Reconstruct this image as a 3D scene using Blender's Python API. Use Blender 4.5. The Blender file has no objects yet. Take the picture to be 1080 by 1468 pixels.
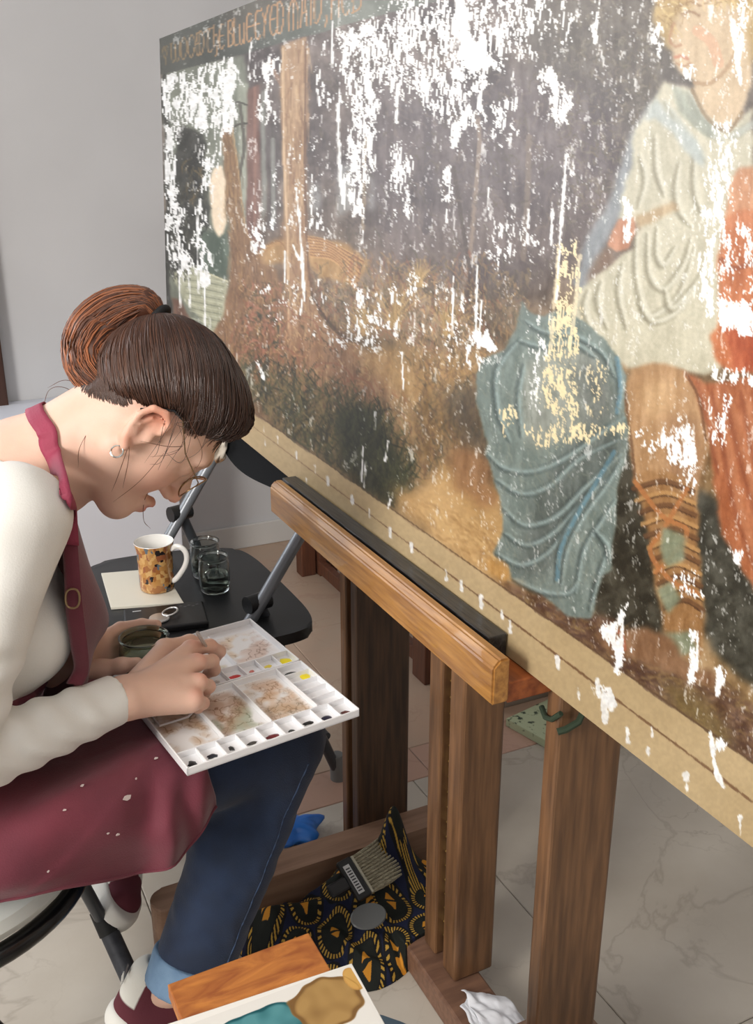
import bpy, bmesh, math, random
import numpy as np
from mathutils import Vector, Matrix, noise as mnoise
R0 = random.Random(7)
C = bpy.context.scene.collection
sc = bpy.context.scene
# ------------------------------------------------------------------ camera
CAM_H = 1.3; PITCH = math.radians(19.96); YAW = math.radians(26.0); FPX = 1410.0
cd = bpy.data.cameras.new('camera'); cam = bpy.data.objects.new('camera', cd); C.objects.link(cam)
cam.location = (0, 0, CAM_H)
cam.rotation_euler = (math.pi/2 - PITCH, 0, -YAW)
cd.sensor_fit = 'VERTICAL'; cd.sensor_height = 36.0; cd.lens = FPX/1468.0*36.0
cd.clip_start = 0.02; cd.clip_end = 60
sc.camera = cam
# ------------------------------------------------------------------ world, lights, exposure
w = bpy.data.worlds.new('world'); sc.world = w; w.use_nodes = True
w.node_tree.nodes['Background'].inputs[0].default_value = (0.86, 0.92, 1.0, 1)
w.node_tree.nodes['Background'].inputs[1].default_value = 1.0
def area(name, loc, aim, sx, sy, watts, col):
    l = bpy.data.lights.new(name, 'AREA'); l.shape = 'RECTANGLE'; l.size = sx; l.size_y = sy
    l.energy = watts; l.color = col
    o = bpy.data.objects.new(name, l); C.objects.link(o); o.location = loc
    o.rotation_euler = (Vector(aim)-Vector(loc)).to_track_quat('-Z', 'Y').to_euler()
    return o
area('window_daylight', (-2.12, 0.10, 1.75), (0.4, 1.1, 0.9), 0.9, 1.1, 92, (1.0, 0.96, 0.90))
area('door_daylight', (-0.95, 3.02, 1.75), (0.2, 0.6, 1.3), 1.4, 1.3, 34, (0.95, 0.97, 1.0))
area('ceiling_fill_light', (0.3, 0.4, 2.84), (0.5, 1.0, 0.0), 1.6, 1.6, 18, (1.0, 0.95, 0.88))  # added overhead fill, the room has no ceiling lamp
sc.view_settings.view_transform = 'Standard'; sc.view_settings.look = 'None'
sc.view_settings.gamma = 1.0; sc.view_settings.use_curve_mapping = False
sc.view_settings.exposure = 0.12
# ------------------------------------------------------------------ helpers
def lin(c):
    return tuple(((x/255)/12.92 if x/255 <= .04045 else ((x/255+.055)/1.055)**2.4) for x in c[:3]) + (1,)
MATS = {}
def mat(name, col, rough=.55, col2=None, scale=8, stretch=(1,1,1), bump=0, metal=0, detail=6, bscale=None,
        spec=None, sss=0, trans=0, ior=1.45, coat=0, lo=.35, hi=.65, dist=0, coords='Object', sheen=0):
    if name in MATS: return MATS[name]
    m = bpy.data.materials.new(name); m.use_nodes = True; MATS[name] = m
    nt = m.node_tree; b = nt.nodes['Principled BSDF']
    b.inputs['Base Color'].default_value = lin(col); b.inputs['Roughness'].default_value = rough
    b.inputs['Metallic'].default_value = metal
    if spec is not None: b.inputs['Specular IOR Level'].default_value = spec
    if sss:
        b.inputs['Subsurface Weight'].default_value = sss; b.inputs['Subsurface Scale'].default_value = .008
        b.inputs['Subsurface Radius'].default_value = (1, .35, .2)
    if trans: b.inputs['Transmission Weight'].default_value = trans; b.inputs['IOR'].default_value = ior
    if coat: b.inputs['Coat Weight'].default_value = coat
    if sheen: b.inputs['Sheen Weight'].default_value = sheen
    tc = nt.nodes.new('ShaderNodeTexCoord'); mp = nt.nodes.new('ShaderNodeMapping')
    mp.inputs['Scale'].default_value = stretch; nt.links.new(tc.outputs[coords], mp.inputs['Vector'])
    n = nt.nodes.new('ShaderNodeTexNoise'); n.inputs['Scale'].default_value = scale
    n.inputs['Detail'].default_value = detail; n.inputs['Distortion'].default_value = dist
    nt.links.new(mp.outputs[0], n.inputs['Vector'])
    if col2 is not None:
        r = nt.nodes.new('ShaderNodeValToRGB')
        r.color_ramp.elements[0].position = lo; r.color_ramp.elements[0].color = lin(col)
        r.color_ramp.elements[1].position = hi; r.color_ramp.elements[1].color = lin(col2)
        nt.links.new(n.outputs['Fac'], r.inputs['Fac']); nt.links.new(r.outputs['Color'], b.inputs['Base Color'])
    if bump:
        n2 = n
        if bscale:
            n2 = nt.nodes.new('ShaderNodeTexNoise'); n2.inputs['Scale'].default_value = bscale; n2.inputs['Detail'].default_value = 4
            nt.links.new(mp.outputs[0], n2.inputs['Vector'])
        bp = nt.nodes.new('ShaderNodeBump'); bp.inputs['Strength'].default_value = bump; bp.inputs['Distance'].default_value = .004
        nt.links.new(n2.outputs['Fac'], bp.inputs['Height']); nt.links.new(bp.outputs[0], b.inputs['Normal'])
    return m
def vmat(name, rough=.6, spec=.5, bump=0, bscale=200, stretch=(1,1,1), sss=0, coat=0, grain=0, gscale=20):
    """material that takes its base colour from the mesh's colour attribute"""
    m = bpy.data.materials.new(name); m.use_nodes = True; nt = m.node_tree; b = nt.nodes['Principled BSDF']
    a = nt.nodes.new('ShaderNodeVertexColor'); a.layer_name = 'Col'
    out = a.outputs['Color']
    tc = nt.nodes.new('ShaderNodeTexCoord'); mp = nt.nodes.new('ShaderNodeMapping')
    mp.inputs['Scale'].default_value = stretch; nt.links.new(tc.outputs['Object'], mp.inputs['Vector'])
    if grain:
        g = nt.nodes.new('ShaderNodeTexNoise'); g.inputs['Scale'].default_value = gscale; g.inputs['Detail'].default_value = 5
        nt.links.new(mp.outputs[0], g.inputs['Vector'])
        mr = nt.nodes.new('ShaderNodeMapRange'); mr.inputs['To Min'].default_value = 1-grain; mr.inputs['To Max'].default_value = 1+grain
        nt.links.new(g.outputs['Fac'], mr.inputs['Value'])
        mx = nt.nodes.new('ShaderNodeVectorMath'); mx.operation = 'MULTIPLY'
        nt.links.new(out, mx.inputs[0]); nt.links.new(mr.outputs[0], mx.inputs[1]); out = mx.outputs[0]
    nt.links.new(out, b.inputs['Base Color'])
    b.inputs['Roughness'].default_value = rough; b.inputs['Specular IOR Level'].default_value = spec
    if sss:
        b.inputs['Subsurface Weight'].default_value = sss; b.inputs['Subsurface Scale'].default_value = .006
        b.inputs['Subsurface Radius'].default_value = (1, .35, .2)
    if coat: b.inputs['Coat Weight'].default_value = coat; b.inputs['Coat Roughness'].default_value = .3
    if bump:
        n2 = nt.nodes.new('ShaderNodeTexNoise'); n2.inputs['Scale'].default_value = bscale; n2.inputs['Detail'].default_value = 4
        nt.links.new(mp.outputs[0], n2.inputs['Vector'])
        bp = nt.nodes.new('ShaderNodeBump'); bp.inputs['Strength'].default_value = bump; bp.inputs['Distance'].default_value = .002
        nt.links.new(n2.outputs['Fac'], bp.inputs['Height']); nt.links.new(bp.outputs[0], b.inputs['Normal'])
    return m
def tag(o, label=None, cat=None, group=None, kind=None):
    if label: o['label'] = label
    if cat: o['category'] = cat
    if group: o['group'] = group
    if kind: o['kind'] = kind
    return o
def empty(name, loc=(0,0,0), rot=(0,0,0), label=None, cat=None, group=None):
    o = bpy.data.objects.new(name, None); C.objects.link(o); o.location = loc; o.rotation_euler = rot
    o.empty_display_size = .05
    return tag(o, label, cat, group)
def link(name, me, m=None, parent=None, smooth=True, world=True):
    o = bpy.data.objects.new(name, me); C.objects.link(o)
    if m is not None: me.materials.append(m)
    if smooth: me.polygons.foreach_set('use_smooth', [True]*len(me.polygons))
    if parent is not None:
        o.parent = parent
        if world:   # geometry given in world coordinates
            o.matrix_parent_inverse = wmat(parent).inverted()
    return o
def wmat(o):
    m = Matrix.LocRotScale(o.location, o.rotation_euler, o.scale)
    return (wmat(o.parent) @ o.matrix_parent_inverse @ m) if o.parent else m
class MB:
    """collects shapes, links them as ONE mesh object"""
    def __init__(s): s.bm = bmesh.new()
    def box(s, lo, hi, M=None, bevel=0, seg=2):
        lo = Vector(lo); hi = Vector(hi)
        t = bmesh.ops.create_cube(s.bm, size=1)
        vs = t['verts']; c = (lo+hi)/2; d = hi-lo
        for v in vs: v.co = Vector((v.co.x*d.x, v.co.y*d.y, v.co.z*d.z)) + c
        if bevel:
            es = list({e for v in vs for e in v.link_edges})
            r = bmesh.ops.bevel(s.bm, geom=es, offset=bevel, segments=seg, affect='EDGES', profile=.5)
            vs = list({v for f in r['faces'] for v in f.verts} | {v for v in vs if v.is_valid})
        if M is not None:
            for v in vs: v.co = M @ v.co
        return s
    def tube(s, pts, r, seg=12, cap=True, closed=False, flat=1.0, upv=None):
        pts = [Vector(p) for p in pts]; n = len(pts)
        rs = r if hasattr(r, '__len__') else [r]*n
        rings = []; prev = None
        for i, p in enumerate(pts):
            if closed: t = pts[(i+1) % n]-pts[i-1]
            else: t = (pts[min(i+1, n-1)]-pts[max(i-1, 0)])
            t.normalize()
            if prev is None:
                u = Vector(upv) if upv else Vector((0,0,1))
                if abs(t.dot(u)) > .95: u = Vector((1,0,0))
                a = (u - t*u.dot(t)).normalized()
            else: a = (prev - t*prev.dot(t)).normalized()
            prev = a; b = t.cross(a)
            rings.append([s.bm.verts.new(p + (a*math.cos(k*2*math.pi/seg)*flat + b*math.sin(k*2*math.pi/seg))*rs[i]) for k in range(seg)])
        m = n if closed else n-1
        for i in range(m):
            A = rings[i]; B = rings[(i+1) % n]
            for k in range(seg): s.bm.faces.new((A[k], A[(k+1) % seg], B[(k+1) % seg], B[k]))
        if cap and not closed:
            s.bm.faces.new(list(reversed(rings[0]))); s.bm.faces.new(rings[-1])
        return s
    def prism(s, poly, z0, z1, M=None, bevel=0):
        """poly: xy outline, extruded z0..z1"""
        a = [s.bm.verts.new((p[0], p[1], z0)) for p in poly]; b = [s.bm.verts.new((p[0], p[1], z1)) for p in poly]
        n = len(poly); fs = []
        ar = sum(poly[i][0]*poly[(i+1) % n][1]-poly[(i+1) % n][0]*poly[i][1] for i in range(n))
        if ar > 0: fs += [s.bm.faces.new(list(reversed(a))), s.bm.faces.new(b)]
        else: fs += [s.bm.faces.new(a), s.bm.faces.new(list(reversed(b)))]
        for i in range(n):
            j = (i+1) % n
            fs.append(s.bm.faces.new((a[i], a[j], b[j], b[i]) if ar > 0 else (a[j], a[i], b[i], b[j])))
        vs = a+b
        if bevel:
            es = [e for f in fs[:2] for e in f.edges]
            r = bmesh.ops.bevel(s.bm, geom=es, offset=bevel, segments=2, affect='EDGES', profile=.5)
            vs = list({v for f in r['faces'] for v in f.verts} | {v for v in vs if v.is_valid})
        if M is not None:
            for v in vs: v.co = M @ v.co
        return s
    def lathe(s, prof, seg=32, M=None, close=False):
        rings = []
        for r, z in prof:
            if r < 1e-6: rings.append([s.bm.verts.new((0,0,z))])
            else: rings.append([s.bm.verts.new((r*math.cos(2*math.pi*k/seg), r*math.sin(2*math.pi*k/seg), z)) for k in range(seg)])
        pairs = list(zip(rings, rings[1:]))
        if close: pairs.append((rings[-1], rings[0]))
        for A, B in pairs:
            for k in range(seg):
                k2 = (k+1) % seg
                if len(A) == 1 and len(B) == 1: continue
                if len(A) == 1: s.bm.faces.new((A[0], B[k2], B[k]))
                elif len(B) == 1: s.bm.faces.new((A[k], A[k2], B[0]))
                else: s.bm.faces.new((A[k], A[k2], B[k2], B[k]))
        if M is not None:
            for ring in rings:
                for v in ring: v.co = M @ v.co
        return s
    def build(s, name, m=None, parent=None, smooth=False, world=True, autosmooth=None):
        bmesh.ops.recalc_face_normals(s.bm, faces=s.bm.faces)
        me = bpy.data.meshes.new(name); s.bm.to_mesh(me); s.bm.free()
        o = link(name, me, m, parent, smooth, world)
        if smooth and autosmooth is not False: me.set_sharp_from_angle(angle=math.radians(autosmooth or 40))
        return o
def T(loc=(0,0,0), rot=(0,0,0)): return Matrix.LocRotScale(Vector(loc), Matrix.Rotation(0,3,'X').to_euler().__class__(rot), Vector((1,1,1)))
def grid_mesh(name, P, cols=None, close_u=False):
    """P: (nu, nv, 3) array -> mesh"""
    nu, nv = P.shape[:2]
    idx = np.arange(nu*nv).reshape(nu, nv)
    if close_u: idx = np.vstack([idx, idx[:1]])
    q = np.stack([idx[:-1,:-1], idx[1:,:-1], idx[1:,1:], idx[:-1,1:]], -1).reshape(-1, 4)
    return raw_mesh(name, P.reshape(-1,3), q, cols)
def raw_mesh(name, V, Q, cols=None):
    me = bpy.data.meshes.new(name)
    me.vertices.add(len(V)); me.vertices.foreach_set('co', np.ascontiguousarray(V, dtype=np.float32).ravel())
    k = Q.shape[1]
    me.loops.add(len(Q)*k); me.loops.foreach_set('vertex_index', np.ascontiguousarray(Q, dtype=np.int32).ravel())
    me.polygons.add(len(Q)); me.polygons.foreach_set('loop_start', np.arange(0, len(Q)*k, k, dtype=np.int32))
    me.polygons.foreach_set('loop_total', np.full(len(Q), k, dtype=np.int32))
    me.update(calc_edges=True)
    if cols is not None: set_cols(me, cols)
    return me
def set_cols(me, cols):
    a = me.color_attributes.new('Col', 'FLOAT_COLOR', 'POINT')
    c = np.ones((len(me.vertices), 4), dtype=np.float32); c[:, :3] = cols
    a.data.foreach_set('color', c.ravel())
def s2l(c):
    c = np.asarray(c, dtype=np.float64)/255.0
    return np.where(c <= .04045, c/12.92, ((np.clip(c,0,None)+.055)/1.055)**2.4)
# ------------------------------------------------------------------ the setting
plaster = mat('white_plaster', (198,198,200), .85, (203,203,205), 3, bump=.05, bscale=60)
plaster_cool = mat('white_plaster_cool', (205,207,214), .85, (211,213,220), 3, bump=.05, bscale=60)
darkwood = mat('dark_stained_wood', (78,45,30), .5, (58,32,22), 6, (6,6,.6), bump=.1)
def struct(name, mb, m, parent=None):
    o = mb.build(name, m, parent); 
    if parent is None: o['kind'] = 'structure'
    return o
# marble floor: near slab field and the warmer field beyond the threshold
def marble(name, c1, c2, vein, vs=3.0, veinw=.04):
    m = bpy.data.materials.new(name); m.use_nodes = True; nt = m.node_tree; b = nt.nodes['Principled BSDF']; L = nt.links.new
    tc = nt.nodes.new('ShaderNodeTexCoord')
    n1 = nt.nodes.new('ShaderNodeTexNoise'); n1.inputs['Scale'].default_value = 2.2; n1.inputs['Detail'].default_value = 8; n1.inputs['Roughness'].default_value = .6
    L(tc.outputs['Object'], n1.inputs['Vector'])
    r1 = nt.nodes.new('ShaderNodeValToRGB'); r1.color_ramp.elements[0].position = .35; r1.color_ramp.elements[1].position = .7
    r1.color_ramp.elements[0].color = lin(c1); r1.color_ramp.elements[1].color = lin(c2); L(n1.outputs['Fac'], r1.inputs['Fac'])
    def veins(scale, width, dist):
        n2 = nt.nodes.new('ShaderNodeTexNoise'); n2.inputs['Scale'].default_value = scale; n2.inputs['Detail'].default_value = 7; n2.inputs['Distortion'].default_value = dist
        L(tc.outputs['Object'], n2.inputs['Vector'])
        s = nt.nodes.new('ShaderNodeMath'); s.operation = 'SUBTRACT'; s.inputs[1].default_value = .5; L(n2.outputs['Fac'], s.inputs[0])
        a = nt.nodes.new('ShaderNodeMath'); a.operation = 'ABSOLUTE'; L(s.outputs[0], a.inputs[0])
        mr = nt.nodes.new('ShaderNodeMapRange'); mr.inputs['From Max'].default_value = width; mr.inputs['To Min'].default_value = 1; mr.inputs['To Max'].default_value = 0
        L(a.outputs[0], mr.inputs['Value']); return mr.outputs[0]
    v1 = veins(2.0, .010, .8); v2 = veins(7.0, .012, .4)
    n3 = nt.nodes.new('ShaderNodeTexNoise'); n3.inputs['Scale'].default_value = 2.6; n3.inputs['Detail'].default_value = 3; L(tc.outputs['Object'], n3.inputs['Vector'])
    mr3 = nt.nodes.new('ShaderNodeMapRange'); mr3.inputs['From Min'].default_value = .48; mr3.inputs['From Max'].default_value = .66; L(n3.outputs['Fac'], mr3.inputs['Value'])
    mu = nt.nodes.new('ShaderNodeMath'); mu.operation = 'MULTIPLY'; L(v2, mu.inputs[0]); L(mr3.outputs[0], mu.inputs[1])
    mu1 = nt.nodes.new('ShaderNodeMath'); mu1.operation = 'MULTIPLY'; L(v1, mu1.inputs[0]); mu1.inputs[1].default_value = .8
    mxx = nt.nodes.new('ShaderNodeMath'); mxx.operation = 'MAXIMUM'; L(mu1.outputs[0], mxx.inputs[0]); L(mu.outputs[0], mxx.inputs[1])
    sc_ = nt.nodes.new('ShaderNodeMath'); sc_.operation = 'MULTIPLY'; sc_.inputs[1].default_value = .32; L(mxx.outputs[0], sc_.inputs[0])
    mix = nt.nodes.new('ShaderNodeMix'); mix.data_type = 'RGBA'
    L(sc_.outputs[0], mix.inputs[0]); L(r1.outputs['Color'], mix.inputs[6]); mix.inputs[7].default_value = lin(vein)
    L(mix.outputs[2], b.inputs['Base Color']); b.inputs['Roughness'].default_value = .42
    return m
marble_a = marble('veined_marble', (176,166,152), (196,188,176), (110,92,76))
marble_b = marble('warm_marble', (184,152,130), (174,158,140), (150,118,98))
marble_c = marble('pink_marble', (186,150,132), (172,140,122), (140,105,90))
sub = MB(); sub.box((-2.3,-1.6,-.08), (2.7,3.2,-.014)); floor = struct('floor', sub, mat('mortar', (150,138,124), .9))
def slab(x0, x1, y0, y1, m, name='marble_slab'):
    mb = MB(); g = .0007; mb.box((x0+g, y0+g, -.014), (x1-g, y1-g, 0), bevel=.0015, seg=1)
    return mb.build(name, m, floor)
xs = [-2.3,-1.66,-1.02,-.38,.26,.88,1.5,2.1,2.7]
ys = [-1.6,-.98,-.36,.24,.82,1.62]
for i in range(8):
    for j in range(5): slab(xs[i], xs[i+1], ys[j], ys[j+1], marble_a)
for i in range(8): slab(xs[i]+.05 if i else xs[i], (xs[i+1]+.05) if i < 7 else xs[i+1], 1.62, 1.735, marble_c, 'threshold_slab')
ysb = [1.735, 2.4, 3.2]
for i in range(8):
    for j in range(2): slab(xs[i], xs[i+1], ysb[j], ysb[j+1], marble_b)
# back wall (glazed door in it, left of the picture), pilaster, left wall with its window, right wall, front wall, ceiling
wb = MB(); wb.box((.27,3.1,0), (2.7,3.2,2.9)); wb.box((-2.3,3.1,0), (-1.75,3.2,2.9)); wb.box((-1.75,3.1,2.3), (.27,3.2,2.9))
struct('wall_back', wb, plaster)
wl = MB(); wl.box((-2.3,-1.6,0), (-2.2,-.45,2.9)); wl.box((-2.3,.65,0), (-2.2,3.2,2.9)); wl.box((-2.3,-.45,0), (-2.2,.65,1.1)); wl.box((-2.3,-.45,2.4), (-2.2,.65,2.9))
struct('wall_left', wl, plaster)
wr = MB(); wr.box((2.7,-1.6,0), (2.8,3.2,2.9)); struct('wall_right', wr, plaster)
wf = MB(); wf.box((-2.3,-1.7,0), (2.8,-1.6,2.9)); struct('wall_front', wf, plaster)
ce = MB(); ce.box((-2.3,-1.7,2.9), (2.8,3.2,3.0)); struct('ceiling', ce, plaster)
bb = MB(); bb.box((.70,3.086,0), (2.7,3.1,.085), bevel=.003); struct('baseboard_back', bb, mat('white_paint', (205,203,200), .5))
rb = MB(); rb.box((1.17,1.785,0), (2.7,1.95,.11), bevel=.003); struct('trim_1', rb, mat('grey_stone_step', (150,138,124), .6, (132,120,108), 4))
# glazed double door letting daylight in
def emit(name, col, s):
    m = bpy.data.materials.new(name); m.use_nodes = True; nt = m.node_tree; nt.nodes.clear()
    e = nt.nodes.new('ShaderNodeEmission'); e.inputs[0].default_value = col; e.inputs[1].default_value = s
    o = nt.nodes.new('ShaderNodeOutputMaterial'); nt.links.new(e.outputs[0], o.inputs[0]); return m
daylit = emit('daylit_glass', (.9,.95,1,1), 2.2)
d1 = empty('door_1', (-.74,3.1,0)); d1['kind'] = 'structure'
fr = MB()
for a, b in (((.13,3.05,0),(.27,3.16,2.3)), ((-1.75,3.05,0),(-1.63,3.16,2.3)), ((-1.63,3.05,2.2),(.13,3.16,2.3))): fr.box(a, b, bevel=.004)
fr.build('door_frame', darkwood, d1)
for k in range(2):
    x0 = -1.63+k*.88
    lf = MB()
    for a, b in (((x0,3.08,0),(x0+.09,3.13,2.2)), ((x0+.79,3.08,0),(x0+.88,3.13,2.2)), ((x0+.09,3.08,2.1),(x0+.79,3.13,2.2)), ((x0+.09,3.08,0),(x0+.79,3.13,.75)), ((x0+.09,3.08,1.4),(x0+.79,3.13,1.45))): lf.box(a, b, bevel=.003)
    l_ = lf.build('door_leaf', darkwood, d1)
    g = MB(); g.box((x0+.085,3.1,.745),(x0+.795,3.11,2.105)); g.build('pane', daylit, l_)
w1 = empty('window_1', (-2.25,.10,1.1)); w1['kind'] = 'structure'
fr = MB()
for a, b in (((-2.27,-.45,1.1),(-2.19,-.39,2.4)), ((-2.27,.59,1.1),(-2.19,.65,2.4)), ((-2.27,-.39,2.34),(-2.19,.59,2.4)), ((-2.27,-.39,1.1),(-2.19,.59,1.16)), ((-2.26,.08,1.16),(-2.2,.12,2.34))): fr.box(a, b, bevel=.004)
fr.build('window_frame', mat('white_paint', (205,203,200)), w1)
for y0, y1 in ((-.39,.08),(.12,.59)):
    g = MB(); g.box((-2.245,y0,1.16),(-2.235,y1,2.34)); g.build('pane', daylit, w1)
cab = MB(); cab.box((-.25,2.80,0), (.70,3.098,.60), bevel=.004)
o = cab.build('low_cabinet', mat('cool_white_paint', (214,217,226), .5)); tag(o, 'low pale white cabinet against the back wall behind the folding chair', 'cabinet')
# ------------------------------------------------------------------ the easel
oak = mat('golden_oak', (178,128,66), .38, (140,94,46), 9, (14,1.2,14), bump=.25, coat=.35)
oak_mid = mat('brown_oak', (126,90,60), .45, (92,64,42), 8, (14,14,1.0), bump=.2, coat=.2)
oak_dark = mat('dark_brown_oak', (84,60,42), .5, (54,38,28), 8, (14,14,1.0), bump=.2)
oak_foot = mat('reddish_oak', (130,96,76), .5, (108,78,62), 8, (2,12,12), bump=.15)
easel = empty('studio_easel', (.68,1.15,0), label='large brown oak studio easel holding the flaking forest painting', cat='easel')
def obox(name, lo, hi, m, bevel=.004, parent=None):
    mb = MB(); mb.box(lo, hi, bevel=bevel); return mb.build(name, m, parent or easel)
# shelf: front lip with chamfered top edge, floor
lip = MB()
prof = [(.5605,.694),(.584,.694),(.584,.752),(.570,.7525),(.5605,.743)]
a = [lip.bm.verts.new((x,.842,z)) for x, z in prof]; b = [lip.bm.verts.new((x,1.585,z)) for x, z in prof]
lip.bm.faces.new(a); lip.bm.faces.new(b[::-1])
for i in range(5): lip.bm.faces.new((a[i], a[(i+1)%5], b[(i+1)%5], b[i]))
bmesh.ops.bevel(lip.bm, geom=[e for e in lip.bm.edges], offset=.0025, segments=2, affect='EDGES')
lip.build('shelf_lip', oak, easel)
obox('shelf_floor', (.5842,.845,.690), (.648,1.58,.7175), mat('orange_oak', (158,88,44), .35, (120,60,30), 8, (10,1.2,10), bump=.2), .002)
# left and right uprights
obox('upright', (.650,1.412,.0), (.757,1.440,.955), oak_dark)
obox('upright', (.650,1.462,.0), (.757,1.486,.955), oak_mid)
obox('upright_core', (.672,1.4402,.0), (.750,1.4618,.955), mat('black_groove', (22,18,16), .8), .001)
obox('upright', (.650,.829,.10), (.752,.857,.955), oak_mid)
# central mast: two rails with a ratchet rack between them
obox('mast_rail', (.650,1.048,.050), (.722,1.088,1.0), oak_mid)
obox('mast_rail', (.650,1.112,.050), (.722,1.150,1.0), oak_mid)
obox('mast_back', (.700,1.0882,.050), (.720,1.1118,1.0), mat('black_groove', (22,18,16)), .001)
obox('mast_extension', (.724,1.07,.6), (.746,1.13,1.42), oak_mid)
brass = mat('aged_brass', (170,140,78), .45, (110,86,44), 30, metal=.6)
for k in range(21):
    z = .085+k*.028
    t = MB()
    pts = [(.699,z),(.664,z+.003),(.672,z+.012),(.699,z+.024)]
    aa = [t.bm.verts.new((x,1.0885,zz)) for x, zz in pts]; bb_ = [t.bm.verts.new((x,1.1115,zz)) for x, zz in pts]
    t.bm.faces.new(aa); t.bm.faces.new(bb_[::-1])
    for i in range(4): t.bm.faces.new((aa[i], aa[(i+1)%4], bb_[(i+1)%4], bb_[i]))
    t.build('ratchet_tooth', brass, easel)
# feet
def rounded_bar(x0, x1, y0, y1, z0, z1, r):
    pts = []
    for cx, cy, a0 in ((x1-r, y1-r, 0), (x0+r, y1-r, 90), (x0+r, y0+r, 180), (x1-r, y0+r, 270)):
        for k in range(6): 
            an = math.radians(a0+k*18); pts.append((cx+r*math.cos(an), cy+r*math.sin(an)))
    mb = MB(); mb.prism(pts, z0, z1, bevel=.004); return mb
foot_mat = mat('dusty_oak_foot', (150,118,96), .6, (128,98,78), 6, (1,10,10))
rounded_bar(.245,.902,1.352,1.4115,0,.10,.026).build('side_foot', foot_mat, easel)
rounded_bar(.40,.775,.79,.90,0,.10,.035).build('side_foot', foot_mat, easel)
obox('base_board', (.618,.902,.0), (.700,1.3515,.048), oak_foot)
# green cord tied round the right upright
gc = MB()
pts = [Vector((.645-.004*math.sin(a*3), .842+.02*math.cos(a), .655+.012*math.sin(a))) for a in [k*math.pi/7 for k in range(8)]]
gc.tube([(.647,.823,.672),(.643,.835,.658),(.645,.85,.652),(.65,.866,.657)], .0035, 8)
gc.tube([(.655,.824,.700),(.68,.822,.668),(.672,.820,.655),(.655,.822,.648),(.646,.826,.645)], .0045, 8)
gc.build('cord_loop', mat('dark_green_cord', (44,58,40), .8), easel, smooth=True)
# black batten lying on the shelf in front of the canvas
bt = MB(); bt.box((.590,.900,.718), (.6165,1.60,.750), bevel=.0015)
o = bt.build('wooden_batten', mat('black_painted_wood', (30,30,31), .42, (58,58,58), 14, (12,.8,12), bump=.5, lo=.45, hi=.75, coat=.2))
tag(o, 'black painted wooden batten lying on the easel shelf against the canvas', 'batten')
# ------------------------------------------------------------------ the painting: pigment laid on a dense canvas mesh
U0, V0, PW, PH = 180, -470, 1340, 1740          # drawing sheet, in units of the canvas study
rng = np.random.default_rng(11)
def up(a, H, W):
    yi = np.linspace(0, a.shape[0]-1.001, H); xi = np.linspace(0, a.shape[1]-1.001, W)
    y0 = yi.astype(int); x0 = xi.astype(int); fy = (yi-y0)[:, None]; fx = (xi-x0)[None]
    fy = fy*fy*(3-2*fy); fx = fx*fx*(3-2*fx)
    return (a[y0][:, x0]*(1-fy)*(1-fx)+a[y0+1][:, x0]*fy*(1-fx)+a[y0][:, x0+1]*(1-fy)*fx+a[y0+1][:, x0+1]*fy*fx)
def nfield(sx, sy, octv=3, H=PH, W=PW):
    out = np.zeros((H, W), np.float32); amp = 1; tot = 0
    for o in range(octv):
        h = max(3, int(H/sy*2**o)); w_ = max(3, int(W/sx*2**o))
        out += amp*up(rng.random((min(h, H), min(w_, W))).astype(np.float32), H, W); tot += amp; amp *= .55
    return out/tot
def norm(n): return np.clip((n-n.mean())/(n.std()*3)+.5, 0, 1)
YY, XX = np.mgrid[V0:V0+PH, U0:U0+PW].astype(np.float32)
nA = norm(nfield(60, 60, 4)); nB = norm(nfield(14, 14, 3)); nF = norm(nfield(4, 4, 2)); nV = .6*norm(nfield(11, 40, 4))+.4*norm(nfield(5, 22, 2)); nV2 = norm(nfield(3, 26, 2)); nG = norm(nfield(9, 30, 3))
WX = (norm(nfield(30, 30, 3))-.5); WY = (norm(nfield(30, 30, 3))-.5)
img = np.zeros((PH, PW, 3), np.float32)
def A3(c): return np.asarray(c, np.float32)
def bbox(p, pad):
    p = np.asarray(p, float); x0, y0 = p.min(0)-pad; x1, y1 = p.max(0)+pad
    x0 = int(max(x0-U0, 0)); y0 = int(max(y0-V0, 0)); x1 = int(min(x1-U0, PW)); y1 = int(min(y1-V0, PH))
    return (slice(y0, max(y1, y0)), slice(x0, max(x1, x0)))
def blur(m, n):
    for _ in range(3):
        if n < 1 or m.shape[0] < 2 or m.shape[1] < 2: break
        k = min(n, m.shape[0]-1, m.shape[1]-1)
        for ax in (0, 1):
            c = np.cumsum(np.pad(m, [(k+1, k) if a == ax else (0, 0) for a in (0, 1)], mode='edge'), axis=ax)
            L = 2*k+1
            m = (np.take(c, range(L, c.shape[ax]), axis=ax)-np.take(c, range(0, c.shape[ax]-L), axis=ax))/L
    return m
def pmask(p, soft=2, warp=6):
    s = bbox(p, soft*3+warp+2); x = XX[s]+WX[s]*warp*2; y = YY[s]+WY[s]*warp*2
    ins = np.zeros(x.shape, bool); n = len(p)
    for i in range(n):
        x1, y1 = p[i]; x2, y2 = p[(i+1) % n]
        if y1 == y2: continue
        c = ((y1 > y) != (y2 > y)) & (x < (x2-x1)*(y-y1)/(y2-y1)+x1)
        ins ^= c
    return s, blur(ins.astype(np.float32), soft)
def fill(p, col, soft=2, warp=6, a=1, var=14, n=None):
    s, m = pmask(p, soft, warp)
    c = A3(col)+((nV if n is None else n)[s][..., None]-.5)*var*2
    m = (m*a)[..., None]; img[s] = img[s]*(1-m)+c*m
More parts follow.
